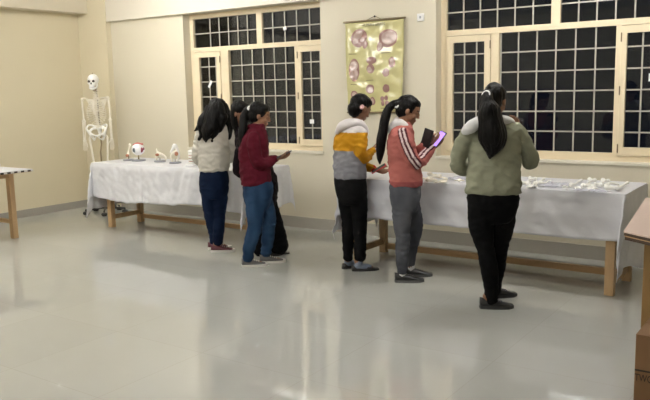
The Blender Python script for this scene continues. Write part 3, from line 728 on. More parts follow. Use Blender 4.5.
# ================================================================== LOOSE BONES ON THE RIGHT TABLE
PEOPLE = {'A': {'arms': [{'pts': [[-0.076, -0.053, 1.222, 0.055], [-0.118, -0.058, 1.121, 0.054], [-0.16, -0.051, 1.018, 0.052], [-0.184, -0.018, 0.933, 0.05], [-0.191, 0.062, 0.925, 0.044],
                         [-0.198, 0.13, 0.96, 0.036], [-0.201, 0.165, 0.989, 0.03]]},
                {'pts': [[0.138, 0.097, 1.216, 0.055], [0.146, 0.126, 1.114, 0.054], [0.131, 0.152, 1.02, 0.052], [0.078, 0.177, 0.945, 0.048], [0.006, 0.211, 0.939, 0.042],
                         [-0.053, 0.231, 0.967, 0.034], [-0.09, 0.242, 0.986, 0.03]]}],
       'feet': [{'h': 0.075, 'heel': [-0.133, 0.029, 0.01], 'toe': [0.012, 0.179, 0.029], 'w': 0.042},
                {'h': 0.08, 'heel': [-0.01, -0.056, -0.002], 'toe': [0.17, 0.094, -0.002], 'w': 0.043}],
       'head': {'c': [0.05, 0.059, 1.427], 'pitch': -22, 'yaw': 108},
       'hips': [[0.011, 0.007, 0.876, 0.135, 0.1, 105], [0.008, 0.005, 0.795, 0.145, 0.115, 105], [0.004, 0.003, 0.693, 0.148, 0.125, 105], [0.001, 0.001, 0.611, 0.14, 0.115, 105],
                [-0.001, -0.001, 0.55, 0.11, 0.09, 105]],
       'legs': [[[-0.046, -0.032, 0.694, 0.08], [-0.044, -0.03, 0.53, 0.075], [-0.041, -0.028, 0.385, 0.062], [-0.042, -0.005, 0.257, 0.055], [-0.043, 0.019, 0.148, 0.048],
                 [-0.045, 0.017, 0.096, 0.045]],
                [[0.062, 0.043, 0.691, 0.08], [0.048, 0.034, 0.528, 0.076], [0.035, 0.024, 0.383, 0.064], [0.051, -0.001, 0.264, 0.058], [0.046, -0.017, 0.163, 0.052],
                 [0.044, -0.018, 0.111, 0.05]]],
       'neck': [[0.049, 0.034, 1.258, 0.052], [0.06, 0.042, 1.328, 0.048], [0.048, 0.058, 1.387, 0.045]],
       'root': (-5.19, 5.47),
       'torso': [[0.009, 0.006, 0.826, 0.14, 0.11, 105], [0.01, 0.007, 0.846, 0.15, 0.12, 105], [0.013, 0.009, 0.937, 0.16, 0.128, 105], [0.017, 0.012, 1.038, 0.158, 0.122, 105],
                 [0.02, 0.014, 1.139, 0.158, 0.115, 105], [0.031, 0.022, 1.209, 0.155, 0.105, 105], [0.041, 0.029, 1.269, 0.13, 0.085, 105], [0.051, 0.036, 1.308, 0.09, 0.07, 105],
                 [0.046, 0.044, 1.348, 0.06, 0.055, 105]]},
 'B': {'arms': [{'pts': [[0.102, -0.099, 1.177, 0.05], [0.096, -0.128, 1.065, 0.05], [0.063, -0.139, 0.95, 0.048], [0.047, -0.113, 0.851, 0.048], [0.058, -0.009, 0.84, 0.042],
                         [0.092, 0.088, 0.871, 0.034], [0.111, 0.127, 0.888, 0.028]]},
                {'pts': [[-0.038, 0.12, 1.15, 0.05], [-0.031, 0.137, 1.04, 0.048], [-0.012, 0.138, 0.922, 0.045], [0.053, 0.134, 0.865, 0.04], [0.121, 0.145, 0.877, 0.034],
                         [0.152, 0.155, 0.887, 0.028]]}],
       'feet': [{'h': 0.06, 'heel': [0.109, 0.051, 0.019], 'toe': [0.275, 0.192, 0.009], 'w': 0.04}, {'h': 0.06, 'heel': [0.13, 0.151, 0.022], 'toe': [0.296, 0.28, 0.035], 'w': 0.04}],
       'head': {'c': [0.001, 0.001, 1.41], 'pitch': -20, 'yaw': 5},
       'hips': [[0.124, 0.087, 0.715, 0.15, 0.11, 35], [0.145, 0.101, 0.596, 0.155, 0.115, 35], [0.159, 0.111, 0.516, 0.15, 0.11, 35], [0.157, 0.109, 0.436, 0.12, 0.09, 35]],
       'legs': [[[0.139, 0.06, 0.561, 0.085], [0.159, 0.074, 0.421, 0.085], [0.149, 0.079, 0.28, 0.085], [0.132, 0.092, 0.155, 0.09], [0.13, 0.091, 0.074, 0.095]],
                [[0.173, 0.157, 0.55, 0.08], [0.202, 0.177, 0.409, 0.08], [0.23, 0.197, 0.267, 0.085], [0.244, 0.207, 0.146, 0.09], [0.25, 0.211, 0.084, 0.095]]],
       'neck': [[0.019, 0.013, 1.207, 0.05], [0.013, 0.009, 1.285, 0.045], [0.008, 0.005, 1.362, 0.045]],
       'root': (-4.77, 5.45),
       'torso': [[0.15, 0.105, 0.506, 0.19, 0.12, 35], [0.161, 0.112, 0.595, 0.2, 0.13, 35], [0.173, 0.121, 0.734, 0.205, 0.12, 35], [0.137, 0.096, 0.882, 0.2, 0.11, 30],
                 [0.054, 0.038, 1.051, 0.155, 0.11, 30], [0.033, 0.023, 1.149, 0.16, 0.1, 30], [0.019, 0.013, 1.207, 0.13, 0.08, 30], [0.012, 0.008, 1.246, 0.09, 0.07, 30],
                 [0.005, 0.004, 1.285, 0.06, 0.055, 30]]},
 'C': {'arms': [{'pts': [[0.12, -0.099, 1.201, 0.058], [0.131, -0.116, 1.121, 0.06], [0.143, -0.108, 1.031, 0.058], [0.158, -0.073, 0.965, 0.055], [0.172, 0.01, 0.967, 0.05],
                         [0.178, 0.076, 0.989, 0.042], [0.188, 0.107, 0.995, 0.032]]},
                {'pts': [[-0.037, 0.145, 1.181, 0.055], [-0.037, 0.169, 1.095, 0.055], [-0.024, 0.178, 1.01, 0.05], [0.039, 0.173, 0.975, 0.045], [0.109, 0.161, 0.988, 0.036],
                         [0.145, 0.162, 0.998, 0.03]]}],
       'feet': [{'h': 0.08, 'heel': [-0.051, -0.121, 0.016], 'toe': [0.101, 0.046, 0.009], 'w': 0.044},
                {'h': 0.08, 'heel': [-0.003, 0.084, 0.018], 'toe': [0.158, 0.232, 0.016], 'w': 0.043}],
       'head': {'c': [0.074, 0.052, 1.4], 'pitch': -14, 'yaw': 38},
       'hips': [[0.035, 0.024, 0.821, 0.15, 0.12, 36], [0.04, 0.028, 0.737, 0.165, 0.14, 36], [0.037, 0.026, 0.653, 0.16, 0.135, 36], [0.035, 0.025, 0.577, 0.14, 0.115, 36],
                [0.034, 0.024, 0.53, 0.11, 0.09, 36]],
       'legs': [[[0.06, -0.044, 0.645, 0.09], [0.056, -0.046, 0.514, 0.084], [0.052, -0.049, 0.392, 0.068], [0.026, -0.067, 0.28, 0.062], [0.0, -0.085, 0.177, 0.056],
                 [-0.01, -0.092, 0.091, 0.052]],
                [[0.022, 0.101, 0.623, 0.09], [0.057, 0.125, 0.489, 0.08], [0.07, 0.134, 0.393, 0.066], [0.059, 0.126, 0.258, 0.06], [0.042, 0.127, 0.16, 0.054],
                 [0.032, 0.12, 0.092, 0.05]]],
       'neck': [[0.039, 0.027, 1.236, 0.055], [0.056, 0.039, 1.309, 0.05], [0.066, 0.046, 1.373, 0.05]],
       'root': (-4.44, 5.2),
       'torso': [[0.025, 0.018, 0.765, 0.16, 0.13, 36], [0.027, 0.019, 0.803, 0.165, 0.138, 36], [0.022, 0.015, 0.896, 0.165, 0.14, 36], [0.017, 0.012, 1.007, 0.16, 0.135, 36],
                 [0.021, 0.014, 1.118, 0.165, 0.13, 36], [0.03, 0.021, 1.191, 0.165, 0.115, 36], [0.04, 0.028, 1.246, 0.14, 0.09, 36], [0.048, 0.034, 1.282, 0.1, 0.07, 36],
                 [0.057, 0.04, 1.318, 0.065, 0.062, 36]]},
 'D': {'arms': [{'pts': [[-0.108, -0.027, 1.225, 0.056], [-0.15, 0.018, 1.132, 0.055], [-0.149, 0.079, 1.019, 0.052], [-0.133, 0.151, 0.95, 0.048], [-0.069, 0.22, 0.918, 0.043],
                         [0.001, 0.245, 0.901, 0.036], [0.036, 0.257, 0.892, 0.03]]},
                {'pts': [[0.086, -0.037, 1.237, 0.056], [0.106, -0.072, 1.153, 0.056], [0.099, -0.078, 1.084, 0.055], [0.098, -0.029, 1.028, 0.052], [0.092, 0.064, 1.029, 0.045],
                         [0.093, 0.114, 1.06, 0.036], [0.098, 0.141, 1.076, 0.03]]}],
       'feet': [{'h': 0.06, 'heel': [-0.124, -0.026, 0.008], 'toe': [-0.062, 0.201, -0.033], 'w': 0.04},
                {'h': 0.06, 'heel': [-0.014, -0.046, -0.002], 'toe': [0.14, 0.098, -0.005], 'w': 0.04}],
       'head': {'c': [0.036, 0.049, 1.45], 'pitch': -28, 'yaw': 66},
       'hips': [[-0.04, -0.028, 0.89, 0.145, 0.105, 72], [-0.041, -0.029, 0.819, 0.155, 0.118, 72], [-0.035, -0.024, 0.729, 0.15, 0.12, 72], [-0.029, -0.02, 0.657, 0.14, 0.11, 72],
                [-0.022, -0.015, 0.603, 0.11, 0.09, 72]],
       'legs': [[[-0.081, -0.02, 0.726, 0.08], [-0.083, -0.021, 0.582, 0.074], [-0.077, -0.017, 0.454, 0.06], [-0.079, -0.019, 0.326, 0.054], [-0.081, -0.02, 0.197, 0.047],
                 [-0.082, -0.021, 0.114, 0.045]],
                [[0.032, -0.014, 0.732, 0.08], [0.037, -0.01, 0.589, 0.076], [0.043, -0.006, 0.462, 0.064], [0.042, -0.008, 0.336, 0.058], [0.04, -0.009, 0.208, 0.054],
                 [0.039, -0.009, 0.126, 0.052]]],
       'neck': [[-0.006, -0.004, 1.26, 0.05], [0.011, 0.02, 1.338, 0.048], [0.021, 0.039, 1.407, 0.045]],
       'root': (-3.5, 5.5),
       'torso': [[-0.041, -0.029, 0.837, 0.155, 0.115, 72], [-0.041, -0.028, 0.864, 0.16, 0.12, 72], [-0.046, -0.032, 0.97, 0.158, 0.118, 72], [-0.045, -0.031, 1.085, 0.155, 0.112, 72],
                 [-0.036, -0.025, 1.173, 0.158, 0.11, 72], [-0.021, -0.015, 1.234, 0.155, 0.1, 72], [-0.006, -0.004, 1.286, 0.13, 0.085, 72], [0.002, 0.001, 1.321, 0.09, 0.07, 72],
                 [0.004, 0.015, 1.347, 0.06, 0.055, 72]]},
 'E': {'arms': [{'pts': [[0.048, -0.137, 1.24, 0.06], [0.077, -0.141, 1.16, 0.062], [0.11, -0.118, 1.07, 0.058], [0.134, -0.077, 1.01, 0.055], [0.146, 0.004, 1.036, 0.05],
                         [0.159, 0.087, 1.087, 0.043], [0.168, 0.142, 1.116, 0.033]]},
                {'pts': [[-0.094, 0.105, 1.222, 0.058], [-0.072, 0.133, 1.119, 0.058], [-0.028, 0.139, 1.043, 0.052], [0.031, 0.119, 1.055, 0.048], [0.082, 0.093, 1.109, 0.038],
                         [0.1, 0.094, 1.135, 0.032]]}],
       'feet': [{'h': 0.085, 'heel': [-0.04, -0.114, 0.009], 'toe': [0.121, 0.011, -0.024], 'w': 0.044},
                {'h': 0.085, 'heel': [-0.074, 0.107, 0.025], 'toe': [0.087, 0.207, -0.012], 'w': 0.043}],
       'head': {'c': [0.022, 0.015, 1.435], 'pitch': -22, 'yaw': 28},
       'hips': [[-0.001, -0.001, 0.872, 0.15, 0.115, 30], [-0.008, -0.006, 0.797, 0.165, 0.13, 30], [-0.008, -0.006, 0.721, 0.165, 0.128, 30], [-0.009, -0.006, 0.644, 0.15, 0.115, 30],
                [-0.009, -0.006, 0.593, 0.12, 0.1, 30]],
       'legs': [[[0.012, -0.077, 0.714, 0.088], [0.004, -0.082, 0.597, 0.084], [0.004, -0.083, 0.479, 0.07], [0.01, -0.078, 0.377, 0.06], [0.003, -0.084, 0.275, 0.056],
                 [0.002, -0.084, 0.172, 0.047], [0.002, -0.084, 0.094, 0.042]],
                [[-0.021, 0.07, 0.693, 0.088], [0.001, 0.098, 0.57, 0.08], [0.017, 0.122, 0.464, 0.068], [0.005, 0.125, 0.357, 0.06], [-0.026, 0.128, 0.231, 0.052],
                 [-0.038, 0.132, 0.131, 0.043], [-0.05, 0.136, 0.085, 0.04]]],
       'neck': [[-0.026, -0.018, 1.272, 0.055], [-0.012, -0.008, 1.346, 0.05], [0.002, 0.001, 1.411, 0.05]],
       'root': (-2.95, 5.42),
       'torso': [[-0.001, -0.001, 0.813, 0.165, 0.125, 30], [-0.001, -0.001, 0.847, 0.17, 0.135, 30], [-0.007, -0.005, 0.923, 0.165, 0.132, 30], [-0.021, -0.014, 1.023, 0.16, 0.122, 30],
                 [-0.034, -0.023, 1.132, 0.165, 0.115, 30], [-0.033, -0.023, 1.223, 0.168, 0.105, 30], [-0.026, -0.018, 1.272, 0.15, 0.09, 30], [-0.019, -0.013, 1.305, 0.11, 0.075, 30],
                 [-0.019, -0.013, 1.338, 0.065, 0.06, 30]]},
 'F': {'arms': [{'pts': [[-0.13, -0.091, 1.303, 0.06], [-0.185, -0.105, 1.225, 0.062], [-0.223, -0.106, 1.13, 0.058], [-0.235, -0.078, 1.04, 0.055], [-0.239, 0.053, 1.02, 0.052],
                         [-0.219, 0.189, 1.083, 0.045], [-0.201, 0.298, 1.15, 0.032]]},
                {'pts': [[0.126, 0.088, 1.296, 0.06], [0.168, 0.117, 1.217, 0.06], [0.204, 0.167, 1.121, 0.055], [0.191, 0.206, 1.066, 0.053], [0.132, 0.287, 1.101, 0.048],
                         [0.066, 0.339, 1.177, 0.042], [0.019, 0.379, 1.248, 0.032]]}],
       'feet': [{'h': 0.085, 'heel': [-0.068, -0.047, -0.008], 'toe': [0.072, 0.05, -0.057], 'w': 0.046},
                {'h': 0.085, 'heel': [-0.127, 0.228, -0.001], 'toe': [-0.015, 0.355, -0.009], 'w': 0.044}],
       'head': {'c': [-0.006, 0.02, 1.511], 'pitch': -14, 'yaw': 88},
       'hips': [[-0.004, -0.003, 0.905, 0.165, 0.11, 112], [-0.003, -0.002, 0.832, 0.185, 0.125, 112], [-0.003, -0.002, 0.759, 0.178, 0.125, 112], [-0.002, -0.002, 0.701, 0.155, 0.11, 112],
                [-0.008, -0.005, 0.642, 0.12, 0.09, 112]],
       'legs': [[[-0.068, -0.047, 0.761, 0.1], [-0.073, -0.051, 0.622, 0.09], [-0.048, -0.033, 0.466, 0.066], [-0.035, -0.025, 0.391, 0.062], [-0.022, -0.016, 0.301, 0.063],
                 [-0.009, -0.006, 0.18, 0.053], [-0.008, -0.006, 0.082, 0.046], [-0.008, -0.005, 0.029, 0.046]],
                [[0.045, 0.068, 0.753, 0.1], [0.033, 0.084, 0.609, 0.09], [0.006, 0.102, 0.446, 0.068], [-0.007, 0.117, 0.366, 0.062], [-0.027, 0.152, 0.265, 0.06],
                 [-0.061, 0.201, 0.141, 0.05], [-0.09, 0.254, 0.053, 0.047], [-0.099, 0.26, 0.003, 0.047]]],
       'neck': [[-0.002, -0.002, 1.328, 0.055], [-0.011, 0.017, 1.412, 0.05], [-0.01, 0.03, 1.475, 0.048]],
       'root': (-2.02, 5.02),
       'torso': [[-0.004, -0.003, 0.854, 0.197, 0.125, 112], [-0.004, -0.003, 0.883, 0.198, 0.128, 112], [0.001, 0.001, 1.006, 0.188, 0.12, 112], [-0.0, -0.0, 1.128, 0.18, 0.115, 112],
                 [-0.001, -0.001, 1.236, 0.188, 0.115, 112], [-0.002, -0.001, 1.3, 0.185, 0.105, 112], [-0.003, -0.002, 1.342, 0.155, 0.085, 112], [-0.007, 0.008, 1.37, 0.1, 0.07, 112],
                 [-0.011, 0.017, 1.398, 0.062, 0.06, 112]]}}
HAIR = {'A': [[[0.088, 0.037, 1.497, 0.07], [0.087, -0.012, 1.4, 0.095], [0.072, -0.059, 1.303, 0.09], [0.051, -0.099, 1.226, 0.07], [0.039, -0.119, 1.168, 0.035], [0.038, -0.12, 1.129, 0.012]],
       [[0.034, -0.013, 1.4, 0.07], [-0.012, -0.069, 1.323, 0.055], [-0.056, -0.112, 1.275, 0.035], [-0.098, -0.142, 1.237, 0.012]],
       [[0.114, 0.079, 1.456, 0.06], [0.157, 0.085, 1.356, 0.045], [0.183, 0.079, 1.258, 0.035], [0.178, 0.063, 1.159, 0.012]],
       [[0.004, -0.022, 1.44, 0.05], [-0.027, -0.08, 1.353, 0.05], [-0.033, -0.108, 1.275, 0.04], [-0.028, -0.117, 1.197, 0.02], [-0.046, -0.13, 1.157, 0.008]],
       [[0.155, -0.001, 1.36, 0.055], [0.151, -0.017, 1.262, 0.04], [0.139, -0.025, 1.174, 0.012]],
       [[0.111, -0.044, 1.303, 0.06], [0.107, -0.06, 1.205, 0.04], [0.088, -0.073, 1.136, 0.015]]],
 'B': [[[-0.024, -0.054, 1.46, 0.035], [-0.035, -0.061, 1.365, 0.035], [-0.023, -0.052, 1.268, 0.03], [-0.017, -0.048, 1.21, 0.015]]],
 'C': [[[0.009, 0.006, 1.465, 0.03], [-0.022, -0.015, 1.448, 0.032], [-0.04, -0.04, 1.385, 0.038], [-0.037, -0.062, 1.295, 0.04], [-0.034, -0.085, 1.206, 0.038],
        [-0.03, -0.094, 1.115, 0.025], [-0.032, -0.095, 1.061, 0.008]]],
 'D': [[[0.029, -0.004, 1.486, 0.04], [0.012, -0.028, 1.453, 0.055], [0.012, -0.028, 1.418, 0.05]]],
 'E': [[[-0.045, -0.032, 1.486, 0.035], [-0.072, -0.05, 1.487, 0.034], [-0.108, -0.087, 1.456, 0.036], [-0.13, -0.115, 1.375, 0.04], [-0.14, -0.134, 1.269, 0.042],
        [-0.149, -0.153, 1.155, 0.04], [-0.157, -0.158, 1.065, 0.03], [-0.157, -0.159, 0.998, 0.01]]],
 'F': [[[-0.014, -0.107, 1.562, 0.035], [-0.007, -0.139, 1.515, 0.05], [0.018, -0.146, 1.439, 0.078], [0.032, -0.142, 1.343, 0.088], [0.041, -0.142, 1.26, 0.09],
        [0.041, -0.142, 1.198, 0.07], [0.036, -0.146, 1.156, 0.04], [0.031, -0.149, 1.121, 0.01]],
       [[0.006, -0.167, 1.33, 0.05], [-0.01, -0.178, 1.247, 0.04], [0.002, -0.17, 1.178, 0.015]],
       [[0.076, -0.106, 1.341, 0.04], [0.083, -0.101, 1.244, 0.045], [0.072, -0.108, 1.175, 0.015]]]}
HOOD = {'C': [[[-0.004, -0.003, 1.292, 0.03], [0.08, -0.018, 1.294, 0.032], [0.111, 0.029, 1.274, 0.028]]],
 'D': [[[-0.123, -0.098, 1.246, 0.022], [-0.064, -0.106, 1.3, 0.04], [0.016, -0.086, 1.326, 0.042], [0.085, -0.05, 1.316, 0.036], [0.122, -0.012, 1.271, 0.024],
        [0.134, -0.016, 1.228, 0.012]]],
 'E': [[[-0.101, -0.07, 1.266, 0.03], [-0.059, -0.077, 1.316, 0.042], [-0.003, -0.076, 1.325, 0.04], [0.046, -0.065, 1.284, 0.03], [0.071, -0.06, 1.244, 0.015]],
       [[-0.069, -0.024, 1.346, 0.035], [-0.048, 0.04, 1.344, 0.03], [-0.0, 0.073, 1.276, 0.02]]],
 'F': [[[-0.149, -0.153, 1.306, 0.035], [-0.1, -0.179, 1.336, 0.045], [-0.056, -0.161, 1.364, 0.045], [0.009, -0.104, 1.375, 0.045], [0.074, -0.046, 1.38, 0.035],
        [0.105, 0.024, 1.37, 0.028], [0.108, 0.075, 1.346, 0.02]]]}
TIE = {'F': [-0.006, -0.144, 1.556], 'E': [-0.049, -0.059, 1.479], 'D': [0.112, -0.056, 1.462], 'C': [0.013, -0.027, 1.466]}
PHONES = {'C_dark': [[-4.211, 5.323, 1.018], [-4.138, 5.374, 1.058], 0.07, (-0.3, -0.2, 0.9)],
 'D_dark': [[-3.395, 5.646, 1.076], [-3.349, 5.691, 1.127], 0.06, (-0.3, -0.5, 0.8)],
 'D_red': [[-3.424, 5.699, 0.881], [-3.361, 5.743, 0.925], 0.06, (-0.3, -0.5, 0.8)],
 'E_black': [[-2.815, 5.49, 1.129], [-2.776, 5.505, 1.277], 0.105, (-0.4, -0.9, 0.1)],
 'E_purple': [[-2.763, 5.551, 1.134], [-2.7, 5.619, 1.247], 0.07, (-0.2, -0.9, 0.45)],
 'F_dark': [[-2.021, 5.41, 1.254], [-1.991, 5.43, 1.351], 0.075, (0, -1, 0.3)]}
BONES = [(-1.702, 5.838, -1.748, 6.274), (-1.598, 5.821, -1.652, 6.281), (-1.51, 5.613, -1.548, 5.977), (-1.526, 5.921, -1.543, 6.258), (-1.422, 5.747, -1.446, 6.024), (-1.357, 5.717, -1.373, 6.3), (-1.63, 5.617, -1.627, 5.873), (-1.749, 5.685, -1.723, 5.828), (-2.068, 5.802, -2.113, 6.146), (-1.99, 5.838, -2.039, 6.18), (-1.979, 5.642, -1.973, 5.812), (-1.948, 5.858, -1.952, 6.07), (-3.102, 5.941, -2.904, 5.709), (-2.857, 5.617, -2.905, 5.866), (-2.773, 5.619, -2.719, 5.718), (-2.93, 5.977, -2.802, 5.873), (-3.073, 6.082, -2.972, 6.041), (-2.709, 5.876, -2.583, 5.743)]

def bone(i, p, q_, kind, label, lift=0):
    p = Vector((*p, 0)); q_ = Vector((*q_, 0)); d = (q_ - p); L = d.length; d.normalize()
    L = min(L, .40); n = Vector((-d.y, d.x, 0)); mid = (p + q_) / 2
    t_loc = (mid.x, mid.y, TT + .004 + lift)
    up = Vector((0, 0, 1))
    def eg(c, rr): return ell_geo(c, [q * .76 for q in rr])
    def at(a, s, h): return (d * a + n * s + up * (h * .74))
    g = []
    def tb(pts, sub=3): g.append(tube_geo([(*at(a, s, h), r * .72) for a, s, h, r in pts], 10, sub))
    if kind == 'femur':
        tb([(-L / 2 + .03, 0, .024, .022), (-L / 4, .006, .028, .014), (L / 6, .004, .03, .013), (L / 2 - .05, 0, .026, .017)])
        for s in (-1, 1): g.append(eg(at(-L / 2 + .02, s * .022, .026), (.026, .026, .024)))
        g.append(eg(at(L / 2 - .03, -.015, .026), (.022, .022, .024))); g.append(eg(at(L / 2 - .01, .03, .03), (.024, .024, .024))); tb([(L / 2 - .05, 0, .026, .018), (L / 2 - .015, .026, .03, .016)], 1)
    elif kind == 'tibia':
        tb([(-L / 2 + .02, 0, .026, .030), (-L / 4, 0, .022, .016), (L / 5, 0, .02, .012), (L / 2 - .01, .0, .02, .020)])
        g.append(eg(at(-L / 2 + .01, 0, .028), (.036, .036, .024)))
    elif kind == 'humerus':
        tb([(-L / 2 + .02, 0, .022, .020), (-L / 4, -.004, .02, .012), (L / 5, .004, .02, .011), (L / 2 - .02, 0, .018, .014)])
        g.append(eg(at(-L / 2 + .01, .012, .026), (.026, .026, .024))); g.append(eg(at(L / 2 - .01, 0, .016), (.022, .030, .014)))
    elif kind == 'scapula':
        for a, s, rr in ((0, 0, .05), (.04, .02, .04), (-.04, .015, .035)): g.append(eg(at(a, s, .014), (rr, rr, .011)))
        tb([(-.06, -.02, .02, .010), (0, -.01, .034, .010), (.07, .02, .036, .014)])
    elif kind == 'hip_bone':
        tb([(-L * .4, 0, .03, .026), (-.02, .02, .04, .02), (L * .3, .0, .045, .016), (L * .42, -.05, .03, .014)])
        tb([(-L * .4, 0, .03, .022), (-L * .3, -.06, .025, .014), (-.02, -.05, .02, .013), (.0, .01, .03, .018)])
    else:
        g.append(eg(at(0, 0, .018), (.028, .024, .018))); tb([(0, 0, .02, .012), (.03, .03, .016, .008)], 1); tb([(0, 0, .02, .012), (-.02, -.035, .014, .008)], 1); tb([(0, 0, .02, .01), (.035, -.025, .014, .007)], 1)
    o = union(name_of[kind], g, M['bone_white'] if i < 12 else M['bone'], None, .005, 1); o.location = t_loc
    return tag(o, label, 'bone', 'loose bones laid out on the right table')
name_of = dict(femur='thigh_bone', tibia='shin_bone', humerus='arm_bone', scapula='shoulder_blade', hip_bone='hip_bone', small='vertebra')
BL = [('humerus', 'white arm bone with raised far end, leftmost of the right hand bone cluster'), ('femur', 'white thigh bone second from the left in the right hand bone cluster'),
      ('scapula', 'flat white shoulder blade lying nearest the front edge in the right hand bone cluster'), ('femur', 'white thigh bone in the middle of the right hand bone cluster'),
      ('hip_bone', 'curved white hip bone just left of the rightmost long bone'), ('tibia', 'long white shin bone at the far right end of the bone table'),
      ('small', 'small white vertebra in front of the leftmost arm bone of the right cluster'), ('small', 'small lone white vertebra between the two right bone clusters'),
      ('femur', 'ivory thigh bone nearest the right elbow of the olive jumper girl'), ('tibia', 'ivory shin bone second from the olive jumper girl towards the right'),
      ('scapula', 'small shoulder blade lying before the ivory long bones right of the olive jumper girl'), ('humerus', 'thin arm bone third from the olive jumper girl towards the right'),
      ('humerus', 'ivory arm bone just right of the pink jacket girl, at the front'), ('hip_bone', 'ivory hip bone in the middle of the pile between the pink and olive girls'),
      ('scapula', 'ivory shoulder blade at the right front of the pile between the pink and olive girls'), ('humerus', 'ivory arm bone lying farthest back between the pink and olive girls'),
      ('tibia', 'ivory shin bone behind the pile right of the pink jacket girl'), ('small', 'small brownish vertebra at the left sleeve of the olive jumper girl')]
for i, ((x1, y1, x2, y2), (kd, lb)) in enumerate(zip(BONES, BL)):
    bone(i, (x1, y1), (x2, y2), kd, lb)
for (x, y, sx, sy, lb) in ((-1.86, 5.93, .10, .12, 'clear plastic bag lying between the two right bone clusters'), (-2.72, 6.02, .10, .12, 'clear plastic bag lying right of the ivory bone pile'),
                           (-1.52, 5.70, .12, .05, 'clear plastic sheet lying under the front of the right bone cluster')):
    n = 14; v = []; f = []
    for i in range(n + 1):
        for j in range(n + 1):
            u, w_ = i / n * 2 - 1, j / n * 2 - 1
            v.append((u * sx, w_ * sy, .006 + .022 * abs(noise.noise(Vector((u * 2 + x, w_ * 2, 5)))) + .012 * abs(noise.noise(Vector((u * 6, w_ * 6 + x, 1)))) * (1 - max(abs(u), abs(w_)) ** 4)))
    for i in range(n):
        for j in range(n): f.append((i * (n + 1) + j, (i + 1) * (n + 1) + j, (i + 1) * (n + 1) + j + 1, i * (n + 1) + j + 1))
    mb = MB(); mb.v = v; mb.f = f; o = mb.build('plastic_bag', M['clear'], None, False, loc=(x, y, TT)); tag(o, lb, 'bag', 'clear plastic bags among the bones')
    o.modifiers.new('t', 'SOLIDIFY').thickness = .0008

# ================================================================== PEOPLE
def frame(yaw, pitch, roll=0):
    y, p = math.radians(yaw), math.radians(pitch)
    f = Vector((math.cos(y) * math.cos(p), math.sin(y) * math.cos(p), math.sin(p)))
    l = Vector((-math.sin(y), math.cos(y), 0)); u = f.cross(l)
    return f, l, u
SK = np.array((.23, .115, .066)); SKD = np.array((.20, .085, .06))
def hand_geo(w_, d, pn, thumb, curl=1.0, r=.0082):
    """w_: wrist, d: direction of hand, pn: palm normal, thumb: +1/-1 side"""
    d = d.normalized(); pn = (pn - d * pn.dot(d)).normalized(); s = d.cross(pn) * thumb
    g = []
    def tb(pts): g.append(tube_geo([(*p, rr) for p, rr in pts], 8, 2))
    for k in range(4):
        off = (k - 1.5) * .0205; L = [.062, .072, .067, .052][k]
        base = w_ + s * (-off * .55); kn = w_ + d * (.082 - abs(k - 1.2) * .004) + s * (-off)
        tb([(base, .015), (w_ + d * .045 + s * (-off * .85), .0135), (kn, .0115)])
        a = .35 * curl; p = kn; dirn = d
        pts = [(kn, .0105)]
        for q_, (fr, ad) in enumerate(((.45, .5), (.3, .75), (.25, .6))):
            ang = a; a += ad * curl
            dirn = (d * math.cos(ang) + pn * math.sin(ang)).normalized(); p = p + dirn * L * fr; pts.append((p, r - q_ * .0008))
        tb(pts)
    tb([(w_ + d * .015 + s * .010, .015), (w_ + d * .04 + s * .036 + pn * .008, .0125), (w_ + d * .065 + s * .048 + pn * .022, .0105), (w_ + d * .088 + s * .045 + pn * .034, .0085)])
    return g

def seg_dist(P, a, b):
    a = np.array(a[:3]); b = np.array(b[:3]); ab = b - a; t = np.clip(((P - a) @ ab) / (ab @ ab), 0, 1)
    q_ = a + t[:, None] * ab; return np.linalg.norm(P - q_, axis=1), q_

